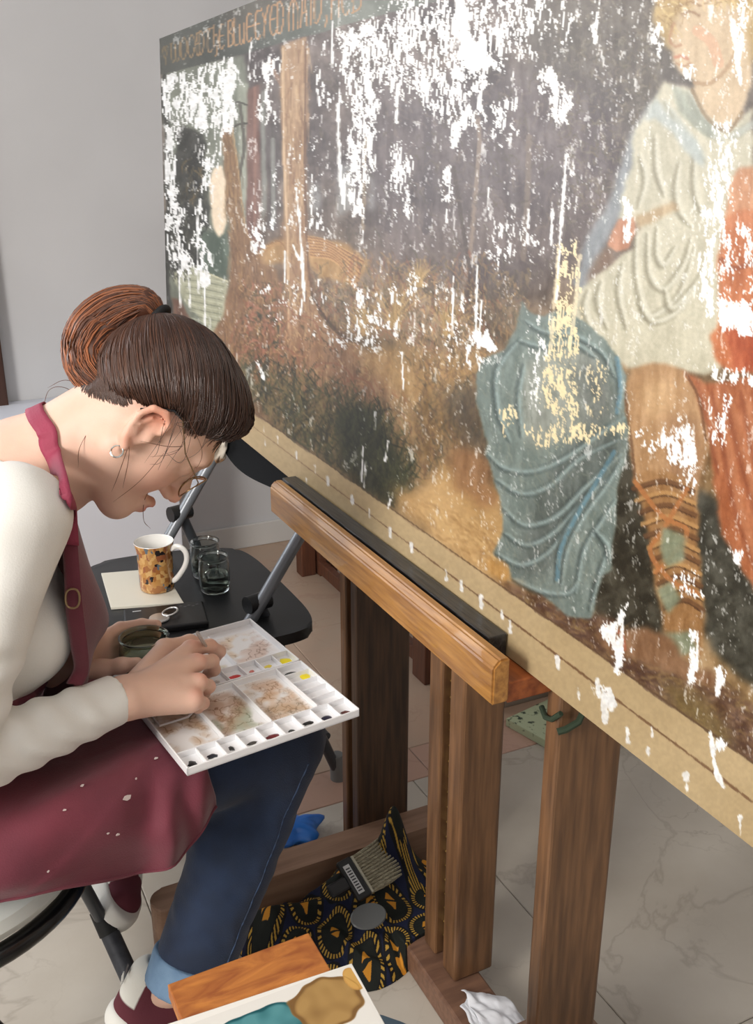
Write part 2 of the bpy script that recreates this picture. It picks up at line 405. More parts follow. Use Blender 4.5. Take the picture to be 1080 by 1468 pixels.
def dist(p, s):
    x = XX[s]; y = YY[s]; d = np.full(x.shape, 1e9, np.float32); tt = np.zeros_like(d)
    n = len(p)-1
    for i in range(n):
        ax, ay = p[i]; bx, by = p[i+1]; L = (bx-ax)**2+(by-ay)**2+1e-9
        t = np.clip(((x-ax)*(bx-ax)+(y-ay)*(by-ay))/L, 0, 1)
        e = np.hypot(x-ax-t*(bx-ax), y-ay-t*(by-ay)); k = e < d
        d = np.where(k, e, d); tt = np.where(k, (i+t)/n, tt)
    return d, tt
def smooth(p, k=6):
    p = np.asarray(p, float)
    if len(p) < 3: return p
    q = np.vstack([2*p[0]-p[1], p, 2*p[-1]-p[-2]]); out = []
    for i in range(1, len(q)-2):
        for t in np.arange(k)/k:
            a, b, c, d = q[i-1:i+3]
            out.append(.5*((2*b)+(c-a)*t+(2*a-5*b+4*c-d)*t*t+(3*b-a-3*c+d)*t**3))
    out.append(p[-1]); return np.array(out)
def stroke(p, wd, col, a=1, soft=1.2, taper=False, rough=0):
    p = smooth(p); s = bbox(p, wd+soft+2)
    d, t = dist(p, s)
    r = wd*(np.clip(np.sin(np.clip(t, 0, 1)*math.pi), 0, 1)**.5 if taper else 1)
    if rough: r = r*(1-rough+2*rough*nB[s])
    m = (np.clip((r-d)/soft+.5, 0, 1)*a)[..., None]
    img[s] = img[s]*(1-m)+A3(col)*m
def hatch(p, cols, n, ln, wd=1.3, a=.7, ang=90, spread=20, curve=.2):
    s, m = pmask(p, 1, 4); ys, xs = np.nonzero(m > .5)
    if len(xs) == 0: return
    for i in rng.integers(0, len(xs), n):
        x = xs[i]+s[1].start+U0; y = ys[i]+s[0].start+V0
        l = ln*(.4+rng.random()); t = math.radians(ang+rng.normal()*spread); c = rng.normal()*curve*l
        dx, dy = math.cos(t)*l, math.sin(t)*l
        pp = np.array([(x, y), (x+dx*.5-dy/l*c, y+dy*.5+dx/l*c), (x+dx, y+dy)])
        ss = bbox(pp, wd+2); d, tt = dist(pp, ss)
        mm = (np.clip((wd*(1-.5*tt)-d)+.5, 0, 1)*a*(.5+.5*rng.random()))[..., None]
        img[ss] = img[ss]*(1-mm)+A3(cols[rng.integers(len(cols))])*mm
# ---- ground tones
t = np.clip((YY-250)/350, 0, 1)[..., None]
img[:] = A3((104,92,88))*(1-t)+A3((142,116,82))*t
img += (nA[..., None]-.5)*A3((44,40,34))+(nB[..., None]-.5)*22+(nV[..., None]-.5)*24
fill([(700,-470),(1600,-470),(1600,300),(1000,300),(880,180),(760,130)], (100,94,84), 14, 20, .6)
fill([(520,110),(900,110),(880,380),(700,420),(540,380),(500,250)], (98,88,92), 18, 12, .6)
# night sky, lake and moon at the left
fill([(232,100),(352,80),(356,340),(330,480),(240,480)], (122,126,112), 2, 3)
fill([(340,120),(356,118),(354,345),(346,340)], (158,162,146), 1, 1)
fill([(268,330),(330,325),(330,400),(280,390)], (84,98,84), 3, 4)
fill([(255,375),(290,388),(326,402),(320,455),(300,479),(284,452),(262,430),(250,400)], (168,168,142), 1, 2, 1, 10)
for k in range(16): stroke([(262+k,395+k*5),(290,398+k*5.2),(322-k*.6,405+k*5)], .7, (120,124,104) if k % 2 else (196,196,168), .7)
stroke([(286,387),(326,403)], 1, (215,208,172), .8)
fill([(300,262),(306,240),(318,235),(325,262),(326,310),(321,334),(313,340),(305,322)], (238,216,186), 1, 1, 1, 3)
# dark leaning tree
fill([(249,186),(262,176),(280,182),(290,200),(294,240),(300,270),(306,300),(298,320),(280,335),(286,380),(262,385),(240,380),(238,300),(252,290),(247,230)], (52,52,46), 1, 5, 1, 16, nB)
hatch([(240,260),(300,260),(300,330),(270,390),(240,390)], [(70,70,60),(40,40,36),(96,98,84)], 160, 18, 1.2, .8)
hatch([(262,225),(296,225),(290,280),(266,290)], [(120,100,62),(96,82,52)], 26, 16, 1.2, .7, 110, 20)
fill([(232,60),(239,60),(245,430),(250,520),(238,520)], (58,58,52), 1, 3)
fill([(246,428),(258,430),(266,444),(282,470),(300,482),(320,475),(345,540),(300,560),(246,520)], (118,84,66), 1, 2)
# slender red trunks and the light between trunks
fill([(355,128),(371,120),(374,240),(373,372),(352,372),(354,250)], (122,88,78), 1, 1, 1, 16)
stroke([(365,125),(366,250),(364,370)], 2, (148,108,92), .7)
fill([(374,130),(381,128),(382,300),(376,320)], (140,142,134), 1, 1, .9)
fill([(383,180),(398,180),(398,330),(384,330)], (100,92,90), 2, 2)
stroke([(391,200),(392,320)], 3, (160,164,156), .6)
stroke([(331,184),(342,178),(354,176)], 1.5, (70,66,58)); stroke([(331,156),(340,146),(354,150)], 1.2, (70,66,58))
stroke([(344,150),(350,205),(346,235),(342,260)], 2.4, (88,84,74), .9)
# left trunk
LT = [(316,186),(333,180),(341,250),(350,320),(362,352),(376,372),(398,384),(404,430),(400,520),(420,600),(380,620),(330,560),(303,500),(301,478),(318,452),(326,415),(331,380),(328,320),(322,250)]
fill(LT, (142,108,76), 1, 2, 1, 18)
for k in range(9): stroke([(320+k*1.6,195),(327+k*1.9,280),(334+k*2.4,370),(330+k*5.4,470)], 1, [(178,142,96),(108,78,54),(160,124,84)][k % 3], .35, 2, rough=.8)
stroke([(333,182),(342,250),(351,322),(364,354)], 1.1, (196,158,110), .7)
# great central trunk
BT = [(402,66),(438,52),(440,160),(437,260),(440,360),(446,420),(470,462),(500,486),(560,500),(560,560),(410,560),(412,480),(408,300),(404,160)]
fill(BT, (170,138,108), 1, 2, 1, 14)
fill([(408,330),(440,330),(446,420),(470,464),(500,490),(520,560),(410,560)], (146,106,78), 6, 3, .8)
for k in range(14):
    stroke([(404+k*2.5,70-k),(405+k*2.4,220),(411+k*2.3,350),(413+k*3.2+(k > 9)*(k-9)*8,470+k)], 1.1, [(208,178,142),(130,98,74),(188,150,114),(156,112,86)][k % 4], .30, 2, rough=.8)
stroke([(405,70),(407,220),(412,350),(414,470)], 1.6, (218,186,148), .75)
stroke([(424,330),(424,400),(428,520)], 2.2, (120,76,60), .7); stroke([(433,330),(438,430),(440,520)], 1.6, (118,82,62), .7)
stroke([(387,86),(394,104),(403,120)], 3, (150,118,98), .9)
# dim trunks further right
for p, wd, c in (([(523,292),(521,250),(524,200),(520,330)],2,(156,136,110)), ([(684,165),(687,205),(680,290),(673,370),(658,430)],3,(150,132,116)), ([(758,195),(756,280),(750,370)],4,(128,112,100)), ([(456,130),(455,240),(456,320)],5,(92,80,78)), ([(612,150),(614,300),(610,330)],6,(90,80,82)), ([(560,170),(556,330)],5,(96,84,84)), ([(650,240),(664,330),(676,400)],3,(84,72,66))): stroke(p, wd, c, .75)
for p in ([(484,235),(506,232),(508,300),(486,312)], [(446,262),(462,262),(464,300),(448,306)], [(528,250),(536,250),(536,300),(529,300)]): fill(p, (158,160,158), 3, 3, .7)
hatch([(440,90),(930,30),(900,360),(720,400),(450,330)], [(84,74,74),(122,108,98),(94,86,70),(134,118,104)], 900, 14, 1.6, .45, 80, 50)
hatch([(790,-20),(960,-20),(940,160),(880,330),(800,330)], [(128,118,100),(110,98,80),(146,134,116),(84,78,70)], 520, 10, 1.6, .55, 60, 60)
# heap of straw and fan of roots
fill([(362,372),(380,352),(400,340),(440,336),(500,352),(528,380),(505,410),(460,398),(440,372),(400,374),(372,380)], (176,138,90), 2, 3)
for k in range(22):
    a = k/21; stroke([(440+a*6,338+a*30),(470+a*10,345+a*30),(520-a*10,372+a*44)], 1.1, [(206,162,108),(128,86,60),(188,140,92)][k % 3], .7)
for k in range(10): stroke([(366+k*2,374-k*2.6),(392+k,352-k*.6),(420,345+k*3)], 1.2, [(214,172,112),(140,98,60)][k % 2], .75)
# undergrowth
UG = [(340,400),(400,390),(520,360),(700,360),(760,430),(700,520),(690,640),(560,620),(430,590),(345,560),(330,500)]
hatch(UG, [(158,124,84),(118,82,62),(186,150,100),(92,86,64),(148,96,76),(172,140,96)], 1700, 15, 1.4, .55, 88, 28)
for cx, cy, sz in ((566,470,80),(600,410,40),(520,480,50),(640,480,55),(470,560,45)):
    for k in range(60):
        t_ = math.radians(90+rng.normal()*22); l = sz*(.5+rng.random()*.6)
        stroke([(cx+rng.normal()*5,cy),(cx-math.cos(t_)*l*.4,cy-math.sin(t_)*l*.5),(cx-math.cos(t_)*l*1.1,cy-math.sin(t_)*l*.9)], 1, [(196,164,112),(146,122,80),(170,138,92)][k % 3], .45)
fill(BT, (166,132,100), 1.5 if False else 2, 3, .72)
hatch(BT, [(202,170,132),(126,92,68),(150,112,82),(184,146,108)], 420, 46, 1.5, .5, 88, 5, .05)
stroke([(405,70),(407,220),(412,350),(414,470)], 1.6, (218,186,148), .7); stroke([(438,60),(437,260),(442,380),(452,430),(476,466),(505,488)], 1.6, (104,74,56), .7)
stroke([(446,420),(470,462),(500,486),(556,500)], 2.2, (78,62,48), .6); fill([(405,470),(560,500),(560,565),(405,565)], (140,104,76), 14, 10, .55)
fill([(333,330),(350,330),(376,376),(398,388),(402,440),(398,520),(345,540),(305,492),(303,478),(320,450),(330,400)], (134,100,72), 3, 4, .6)
hatch([(320,190),(334,184),(350,320),(376,376),(398,388),(402,440),(398,520),(345,540),(305,490),(326,420)], [(176,140,96),(104,76,54),(150,114,80)], 260, 34, 1.3, .5, 84, 8, .08)
fill([(490,480),(560,488),(640,520),(600,528),(520,505)], (84,72,54), 4, 6, .7)
hatch([(345,400),(700,400),(700,560),(345,560)], [(70,62,46),(196,156,108),(88,76,52),(150,92,70),(210,178,128)], 900, 11, 1.0, .6, 85, 35)
for cx, cy, r in ((395,520,40),(430,470,30),(470,545,42),(360,470,30),(510,560,30),(345,520,26),(400,450,24)):
    stroke([(cx-r,cy+r*.7),(cx-r*.7,cy-r*.2),(cx,cy-r*.6),(cx+r*.7,cy-r*.3),(cx+r,cy+r*.6)], 1.2, (150,100,76), .7)
    stroke([(cx-r*.8,cy+r*.8),(cx-r*.5,cy),(cx,cy-r*.4),(cx+r*.5,cy),(cx+r*.7,cy+r*.8)], .9, (176,128,96), .6)
hatch([(345,400),(400,400),(410,520),(360,520)], [(70,72,54),(150,96,70),(176,120,96)], 120, 9, 1.8, .7, 80, 50)
fill([(500,500),(580,496),(690,505),(690,560),(620,590),(560,560)], (176,142,94), 8, 8, .7)
fill([(345,560),(430,560),(560,620),(600,700),(560,740),(470,680),(390,620)], (88,80,58), 10, 8, .6)
hatch([(340,530),(430,540),(560,600),(600,690),(560,730),(470,670),(380,610)], [(60,62,46),(112,98,66),(140,122,84),(84,88,62),(52,54,40)], 1000, 26, 1.5, .6, -86, 18, .3)
fill([(482,600),(510,585),(540,600),(560,640),(590,690),(560,720),(510,690),(488,660)], (54,58,40), 5, 6, .85)
hatch([(482,600),(540,590),(560,640),(590,690),(560,715),(500,680)], [(44,48,32),(86,88,56),(70,74,48)], 260, 22, 1.5, .7, -80, 22)
fill([(600,560),(690,540),(700,640),(720,720),(640,700),(590,640)], (128,104,70), 8, 8, .7)
hatch([(590,520),(690,520),(700,720),(600,690)], [(96,78,58),(160,128,84),(116,88,66),(80,74,58)], 500, 18, 1.6, .5, -80, 30)
fill([(640,560),(690,545),(700,640),(720,710),(660,640)], (82,76,68), 8, 6, .6)
fill([(556,690),(600,700),(640,660),(700,690),(745,760),(742,850),(700,840),(640,790),(590,740)], (186,150,100), 7, 8, .95, 10, nA)
fill([(650,640),(700,660),(712,716),(690,725),(645,690)], (150,110,74), 5, 5, .8)
hatch([(560,700),(740,760),(730,840),(600,750)], [(206,172,120),(160,124,80)], 160, 26, 2.4, .35, 40, 12)
hatch([(700,395),(760,380),(740,470),(690,500)], [(90,80,68),(130,110,84)], 150, 14, 1.6, .6)
# ---- figures
def cz(p, ox, oy, k): return [(ox+x*k, oy+y*k) for x, y in p]
D = lambda p: cz(p, 640, 350, .4074)
E_ = lambda p: cz(p, 820, 80, .2725)
fill(D([(600,690),(660,640),(700,840),(780,1120),(800,1330),(760,1400),(520,1330),(500,1200),(580,1000)]), (70,66,54), 3, 4, 1, 14, nB)
fill(D([(860,840),(960,900),(1100,1060),(1400,1300),(1400,1900),(1000,1500),(900,1350)]), (76,74,64), 4, 5, 1, 14, nB)
fill([(700,822),(760,850),(870,880),(960,940),(1080,1010),(1500,1300),(1500,1500),(1080,1110),(900,985)], (112,86,66), 4, 6, 1, 18, nB)
hatch([(740,850),(880,890),(1080,1010),(1080,1100),(900,980)], [(134,104,74),(88,64,56),(150,126,84),(100,78,70)], 500, 22, 2, .45, 25, 20)
fill([(945,980),(1000,985),(1060,1060),(1040,1075),(960,1020)], (128,112,68), 7, 6, .6)
# pale tunic
TUN = E_([(480,130),(400,260),(325,390),(305,600),(270,720),(250,850),(345,880),(330,1000),(200,1090),(100,1170),(20,1240),(0,1330),(-60,1420)]) + D([(500,290),(590,380),(640,440),(830,450),(900,465),(960,440),(1080,300)]) + [(1080,150),(1040,190),(990,130)]
fill([(820,400),(850,330),(880,270),(900,200),(925,150),(950,125),(960,140),(915,210),(905,290),(880,330),(850,390),(840,430)], (146,152,156), 3, 3, .9)
fill(TUN, (192,186,164), 2, 3, 1, 10)
def folds(ps, wd, lo, hi, a=.6, off=4):
    for p in ps:
        stroke(p, wd*1.3, lo, a*.62, 6, True); stroke([(x+off, y-off*.5) for x, y in p], wd*.9, hi, a*.6, 5, True)
folds([E_(p) for p in ([(330,900),(330,1150),(380,1350),(440,1360),(560,1250),(640,1000)], [(390,930),(400,1150),(480,1230),(580,1100),(620,960)], [(440,900),(440,1050),(480,1100),(540,1000)], [(560,560),(540,700),(560,820),(620,900)], [(430,420),(440,600),(480,740)], [(350,520),(380,660),(340,800)], [(640,480),(640,700),(680,840)], [(340,1300),(420,1400),(560,1330),(700,1100)], [(150,1180),(130,1300),(180,1440)], [(260,1090),(240,1250),(280,1440)], [(80,1230),(60,1330),(90,1440)], [(480,1230),(520,1330),(640,1200)])], 4, (130,124,102), (224,221,204), 1.1)
folds([E_(p) for p in ([(480,240),(560,360),(640,470),(700,560)], [(540,160),(600,290),(720,400),(800,450)], [(600,190),(700,330),(820,400)], [(1000,320),(880,400),(820,430)])], 5, (124,130,122), (196,202,196), .7)
fill(E_([(400,260),(440,225),(560,360),(660,450),(700,600),(640,560),(520,400),(440,330),(370,340)]), (176,184,182), 2, 2, .85)
fill(E_([(520,160),(600,190),(760,400),(720,440),(560,300)]), (150,156,142), 2, 2, .7)
fill(E_([(330,840),(540,760),(570,800),(440,860),(340,900)]), (178,150,112), 2, 2, .8)
# hand on the hip and forearm
fill(E_([(210,930),(250,860),(330,850),(330,930),(300,1010),(240,1030),(190,1000)]), (196,138,106), 1, 2, .9)
fill(E_([(60,1200),(140,1130),(220,1070),(200,1000),(120,1060)]), (140,108,84), 3, 2, .6)
# bust and bowed head
fill([(946,8),(958,-10),(1000,-40),(1060,-30),(1085,40),(1076,120),(1062,168),(1042,186),(1010,160),(992,132),(996,118),(978,108),(966,92),(962,70),(952,60),(956,40)], (198,174,142), 2, 2, 1, 8)
fill([(940,30),(944,-20),(980,-80),(1060,-90),(1110,-30),(1100,60),(1082,100),(1070,20),(1020,-20),(985,6),(966,30),(960,70),(950,60)], (176,148,98), 3, 5, .95)
hatch([(940,20),(960,-60),(1080,-80),(1100,50),(1060,10),(990,-5),(960,50)], [(212,186,130),(140,110,70),(190,160,104)], 260, 18, 1.6, .6, 70, 45)
for p, wd, c in (([(978,20),(990,16),(1002,22)],1.5,(128,92,66)), ([(975,8),(990,2),(1004,8)],1.4,(140,106,74)), ([(966,32),(960,56),(968,66),(976,64)],1.8,(168,120,90)), ([(968,82),(976,80),(986,84)],2.4,(186,112,88)), ([(970,90),(980,94),(990,90)],1.6,(168,124,94)), ([(996,118),(1020,118),(1046,92),(1060,60)],3,(166,134,100)), ([(1000,44),(1020,60),(1030,90)],8,(208,160,128))): stroke(p, wd, c, .65, 2)
stroke([(992,128),(1012,166),(1042,188),(1064,160)], 2.5, (140,118,88), .7, 2)
# second figure's arm, red jacket and cloak
fill([(1046,262),(1064,240),(1100,230),(1500,200),(1500,330),(1040,320)], (196,140,102), 2, 3)
fill([(1036,318),(1060,305),(1100,300),(1500,280),(1500,560),(1046,532),(1022,508),(1018,480),(1034,452),(1030,380)], (186,112,70), 2, 4, 1, 18)
stroke([(1034,372),(1052,384),(1080,376)], 4, (140,76,46), .7, 2); stroke([(1034,452),(1050,460),(1080,452)], 4, (150,82,52), .7, 2)
fill([(1040,470),(1080,460),(1120,500),(1080,532),(1050,528)], (174,88,54), 3, 3, .8)
fill([(975,532),(1010,548),(1080,540),(1500,520),(1500,1300),(1180,1000),(1080,850),(1036,760),(1018,650),(1000,590)], (172,108,72), 2, 3, 1, 16)
folds([[(1020,560),(1040,640),(1060,740),(1100,860)], [(1040,560),(1060,640),(1090,760)], [(1000,545),(1016,600),(1030,680)], [(1062,560),(1090,680),(1120,800)], [(1150,560),(1180,760),(1260,960)], [(1250,540),(1300,800),(1380,1000)]], 6, (122,66,44), (206,146,104), .6)
# knee and sandalled leg
fill([(897,548),(906,530),(930,522),(955,522),(982,536),(998,560),(1010,598),(1014,640),(1004,680),(1000,735),(960,740),(940,700),(910,688),(903,640),(896,600)], (178,142,104), 2, 3)
fill([(915,560),(940,540),(965,556),(960,590),(930,600)], (206,172,130), 7, 3, .6); fill([(960,600),(1000,600),(1006,690),(985,720),(955,690)], (140,104,76), 7, 4, .6)
stroke([(896,560),(900,600),(906,640),(910,686)], 2, (110,78,54), .7, 2); stroke([(984,536),(1002,572),(1012,630)], 2, (112,76,52), .7, 2)
fill([(906,684),(930,672),(975,682),(998,700),(1004,800),(1006,880),(1010,940),(985,945),(955,925),(948,880),(938,820),(925,760)], (156,118,78), 2, 3)
for k in range(11):
    y = 694+k*17; x0 = 908+k*4.4; x1 = 994+k*1.4
    stroke([(x0,y+6),((x0+x1)/2,y-5),(x1,y+10)], 3.4, (182,142,92) if k % 2 else (112,80,54), .8, 1.6)
    stroke([(x0,y+10),((x0+x1)/2,y-1),(x1,y+14)], 1.1, (84,58,40), .8, 1.2)
for p in ([(910,690),(950,740),(985,760),(960,800),(940,820)], [(985,700),(950,760),(932,790),(960,830),(1000,850)]): stroke(p, 3.4, (176,118,72), .85, 1.4)
for p in ([(948,756),(985,770),(980,805),(955,812),(944,790)], [(944,845),(962,835),(975,860),(955,880)], [(948,906),(995,902),(1003,934),(970,944),(952,930)]): fill(p, (132,144,122), 2, 3, .85)
fill([(862,905),(880,893),(930,905),(955,905),(985,950),(1020,966),(1020,985),(960,965),(900,935),(868,925)], (142,108,80), 3, 5)
stroke([(868,898),(890,908),(896,930)], 2.5, (186,110,84), .7, 2)
# blue-green mantle over the knees
MAN = D([(265,195),(290,235),(340,250),(400,230),(480,270),(560,330),(610,400),(630,470),(620,560),(642,640),(640,720),(600,870),(602,970),(575,1140),(520,1180),(520,1270),(510,1312),(430,1310),(340,1240),(270,1185),(230,1175),(215,1120),(165,1090),(200,1020),(195,930),(170,830),(135,740),(140,690),(110,560),(105,450),(130,400),(200,370),(250,300)])
fill(MAN, (122,134,128), 1, 2, 1, 12)
fill(D([(280,420),(340,370),(450,350),(540,410),(580,520),(570,620),(470,660),(400,690),(300,720),(265,600),(265,500)]), (156,158,148), 6, 3, .8)
fill(D([(440,420),(560,400),(590,560),(560,640),(470,640),(450,520)]), (104,108,104), 8, 4, .7)
fill(D([(480,640),(560,640),(640,690),(560,800),(440,960),(380,1120),(340,1180),(250,1150),(300,900),(420,720)]), (96,102,98), 8, 5, .75)
folds([D(p) for p in ([(140,740),(200,790),(300,800),(420,750),(560,650),(620,610)], [(170,830),(260,880),(360,850),(460,760),(600,690)], [(195,930),(270,990),(380,960),(480,860),(610,740)], [(200,1020),(280,1060),(380,1010),(500,880),(600,800)], [(170,1090),(260,1130),(360,1080),(440,960)], [(400,1200),(420,1080),(480,960),(560,850),(610,760)], [(450,1230),(480,1080),(540,980),(590,900)], [(500,1290),(530,1180),(560,1080)], [(380,1190),(400,1060),(450,960),(520,840)], [(230,1180),(320,1220),(420,1230),(460,1180)], [(260,330),(200,400),(170,470),(180,600),(220,700)], [(270,420),(250,540),(260,680)], [(600,400),(610,500),(600,600)], [(270,270),(340,310),(440,320),(540,380),(590,470)], [(250,340),(330,360),(440,350),(520,400)], [(520,1010),(560,1060),(570,1120)])], 3.6, (60,70,70), (172,190,186), 1.15, 3)
stroke(D([(390,1180),(400,1080),(450,970),(520,850),(590,730)]), 3, (96,134,150), .7, 2); stroke(D([(600,400),(612,500),(600,590)]), 3, (110,150,170), .6, 2)
hatch(MAN, [(156,162,150),(106,112,104),(142,146,132)], 700, 16, 1.4, .3, 80, 30)
fill(D([(130,1120),(160,1105),(215,1140),(225,1175),(200,1190),(150,1160)]), (188,146,88), 2, 2)
# ---- paper tape along the foot, with its ruled line
ty = lambda x, o=0: 573+.702*(x-336)+o
m = np.clip((YY-(573+.702*(XX-336))-WY*4)/1.5+.5, 0, 1)[..., None]
img[:] = img*(1-m)+(A3((184,158,114))+(nA[..., None]-.5)*8)*m
d_ = YY-(598+.751*(XX-345)); wd_ = np.clip((XX-200)/330, .6, 3.2)*(.6+.6*nB)
m = (np.clip((wd_-np.abs(d_))/1.2+.5, 0, 1)*.85)[..., None]; img[:] = img*(1-m)+A3((112,76,48))*m
d_ = YY-(573+.702*(XX-336))+2; m = (np.clip((np.clip((XX-200)/400, .8, 3)-np.abs(d_))/1.5+.5, 0, 1)*.7)[..., None]; img[:] = img*(1-m)+A3((92,66,44))*m
# ---- inscription band along the top
be = 107-.272*(XX-232)
m = np.clip((be-YY+WY*3)/1.5+.5, 0, 1)[..., None]
sh = np.clip((XX-240)/260, 0, 1)[..., None]
img[:] = img*(1-m)+((A3((66,68,62))*(1-sh)+A3((112,116,106))*sh)+(nA[..., None]-.5)*26)*m
s, mm = pmask([(290,-10),(420,-60),(430,5),(395,20),(330,50)], 8, 6); img[s] = img[s]*(1-mm[..., None]*.35)+A3((92,74,60))*mm[..., None]*.35
GL = {'W':[[(0,.1),(.05,.8),(.3,1),(.45,.8),(.5,.2)],[(.5,.2),(.55,.8),(.8,1),(1,.7),(.95,.1)],[(-.1,.08),(.2,.08)]],
 'O':[[(.5,0),(.1,.25),(.08,.7),(.5,1),(.92,.7),(.9,.25),(.5,0)]],
 'D':[[(.15,.05),(.15,.95)],[(.0,.05),(.5,.02),(.9,.3),(.9,.7),(.5,.98),(.1,.96)]],
 'E':[[(.9,.08),(.4,.05),(.15,.4),(.2,.85),(.6,1),(.95,.88)],[(.1,.5),(.8,.48)]],
 'T':[[(0,.12),(.4,.04),(1,.06)],[(.55,.06),(.3,.4),(.3,.85),(.6,1),(.85,.9)]],
 'h':[[(.15,-.05),(.15,.95)],[(.15,.5),(.6,.35),(.85,.6),(.8,1.1),(.6,1.2)]],
 'B':[[(.2,.02),(.2,.98)],[(.1,.02),(.7,.05),(.8,.28),(.3,.46)],[(.3,.46),(.9,.6),(.9,.9),(.1,.98)]],
 'L':[[(.25,0),(.25,.92),(.9,.98)]], 'U':[[(.15,.3),(.15,.9),(.5,1),(.8,.85)],[(.85,.3),(.85,1)]],
 '-':[[(0,.5),(1,.46)]], 'Y':[[(.05,.02),(.45,.5)],[(.95,.0),(.5,.5),(.35,1)]],
 'M':[[(.5,.0),(.1,.4),(.1,1)],[(.5,0),(.5,1)],[(.5,0),(.92,.4),(.92,1.0)]],
 'A':[[(.1,1),(.45,0),(.9,1)],[(.2,.6),(.8,.58)]], 'I':[[(.5,0),(.5,1)]], ',':[[(.5,.85),(.6,1),(.3,1.15)]],
 'H':[[(.12,0),(.12,1)],[(.88,0),(.88,1)],[(.12,.5),(.88,.48)]], '*':[[(.1,.3),(.3,.1),(.5,.35),(.7,.1),(.9,.3),(.5,.7),(.1,.3)],[(.5,.7),(.5,1)]], 'N':[[(.1,1),(.1,0),(.9,1),(.9,0)]], 'S':[[(.9,.1),(.3,.08),(.2,.4),(.8,.6),(.8,.92),(.1,.95)]]}
ytop = lambda x: 60-.375*(x-244); ybot = lambda x: 90-.272*(x-244)
txt = [('*',232,241),('W',245,257),('O',258,268),('O',269,279),('E',280,286),('D',284,292),('T',294,305),('h',304,313),('E',313,321),('B',326,334),('L',334,341),('U',342,351),('E',352,361),('-',361,366),('E',364,373),('Y',374,385),('E',386,396),('D',396,407),('M',412,428),('A',430,441),('I',443,448),('D',449,461),(',',464,470),('H',474,487),('E',489,501),('B',503,517)]
for ch, a, b in txt:
    for ln in GL[ch]:
        pp = []
        for x, y in ln:
            X = a+(b-a)*x; pp.append((X, ytop(X)+(ybot(X)-ytop(X))*y))
        k = min(1, (a-232)/120)
        stroke(pp, .75+.35*k, (138+46*k,114+24*k,78+18*k), .8+.2*k, 1)
# ---- losses: bare white ground showing where the paint has flaked and run
LW = np.zeros((PH, PW), np.float32)
SOLID = np.zeros((PH, PW), np.float32)
def loss(p, wgt, soft=5, warp=8, solid=False):
    if solid: s, m = pmask(p, soft, warp); SOLID[s] = np.maximum(SOLID[s], m*wgt); return
    s, m = pmask(p, soft, warp); LW[s] = np.maximum(LW[s], m*wgt)
loss([(236,108),(336,82),(334,170),(326,195),(300,205),(288,180),(262,172),(250,190),(246,250),(243,300),(236,300)], .66, 2, 4, True)
loss([(330,84),(336,82),(332,190),(316,196),(312,100)], .92, 1, 2, True)
loss([(236,108),(246,106),(252,240),(256,300),(248,330),(238,330)], .80, 1, 2, True)
loss([(285,170),(312,180),(318,210),(305,250),(300,330),(292,330),(290,230)], .5, 4, 4, True)
loss([(240,290),(300,290),(300,400),(246,400)], .50, 6, 4)
loss([(240,335),(256,345),(300,402),(290,412),(244,370)], .72, 2, 2)
loss([(340,90),(400,80),(400,180),(345,180)], .44, 5, 4); loss([(375,90),(384,88),(388,150),(376,158)], .9, 2, 2)
loss([(350,290),(382,285),(384,400),(350,400)], .50, 5, 4); loss([(385,240),(400,240),(400,345),(386,340)], .62, 4, 2)
loss([(486,44),(530,28),(545,28),(540,150),(532,220),(524,300),(508,310),(503,240),(498,150),(488,100)], .74, 4, 5, True)
loss([(520,30),(560,10),(700,-60),(760,-120),(800,-60),(780,60),(700,120),(690,170),(660,190),(648,170),(600,140),(560,150),(540,120)], .46, 8, 10, True)
loss([(600,-20),(720,-90),(760,-60),(760,60),(720,110),(680,150),(662,195),(645,180),(640,80)], .76, 6, 8)
loss([(440,60),(500,50),(500,160),(450,150)], .40, 8, 6)
loss([(500,120),(520,115),(520,180),(500,180)], .8, 3, 3); loss([(468,128),(500,130),(500,150),(468,146)], .8, 2, 2)
loss([(770,90),(800,100),(820,160),(815,180),(780,160),(768,120)], .78, 4, 5); loss([(700,150),(740,140),(745,190),(720,220),(704,190)], .72, 4, 4)
loss([(640,140),(665,150),(660,200),(650,225),(644,200)], .86, 3, 3); loss([(632,240),(650,235),(648,288),(634,290)], .9, 2, 2)
loss([(700,-60),(840,-60),(830,60),(800,70)], .5, 8, 8); loss([(840,0),(870,-5),(860,60),(845,70)], .72, 3, 3)
loss([(700,240),(760,230),(830,240),(830,400),(700,400)], .36, 12, 8); loss([(785,235),(812,240),(806,300),(788,300)], .6, 4, 3)
loss([(555,200),(600,205),(600,300),(560,320)], .50, 8, 6); loss([(420,190),(470,190),(470,340),(400,340)], .46, 10, 6)
loss([(360,400),(620,380),(700,440),(700,530),(560,520),(380,470)], .36, 12, 6)
loss([(355,405),(385,405),(384,418),(362,426)], .9, 2, 2); loss([(448,398),(470,400),(470,414),(452,410)], .85, 2, 2); loss([(475,484),(498,486),(496,500),(478,494)], .85, 2, 2)
loss([(364,510),(372,512),(382,545),(376,550),(368,530)], .88, 2, 2); loss([(385,500),(398,515),(394,525)], .5, 2, 2)
loss([(672,476),(700,474),(712,500),(700,506),(684,494)], .9, 2, 2); loss([(560,505),(580,505),(582,520)], .8, 2, 2)
loss([(930,-20),(950,-10),(952,90),(935,60)], .6, 3, 3)
loss([(1000,180),(1062,170),(1050,300),(1020,380),(1000,400),(1004,300),(1010,220)], .66, 6, 5)
loss([(1050,10),(1072,-10),(1066,90),(1058,140),(1050,110)], .8, 3, 2)
loss([(975,90),(1000,96),(996,120),(978,118)], .7, 3, 3); loss([(888,280),(908,278),(906,340),(894,350)], .66, 3, 3)
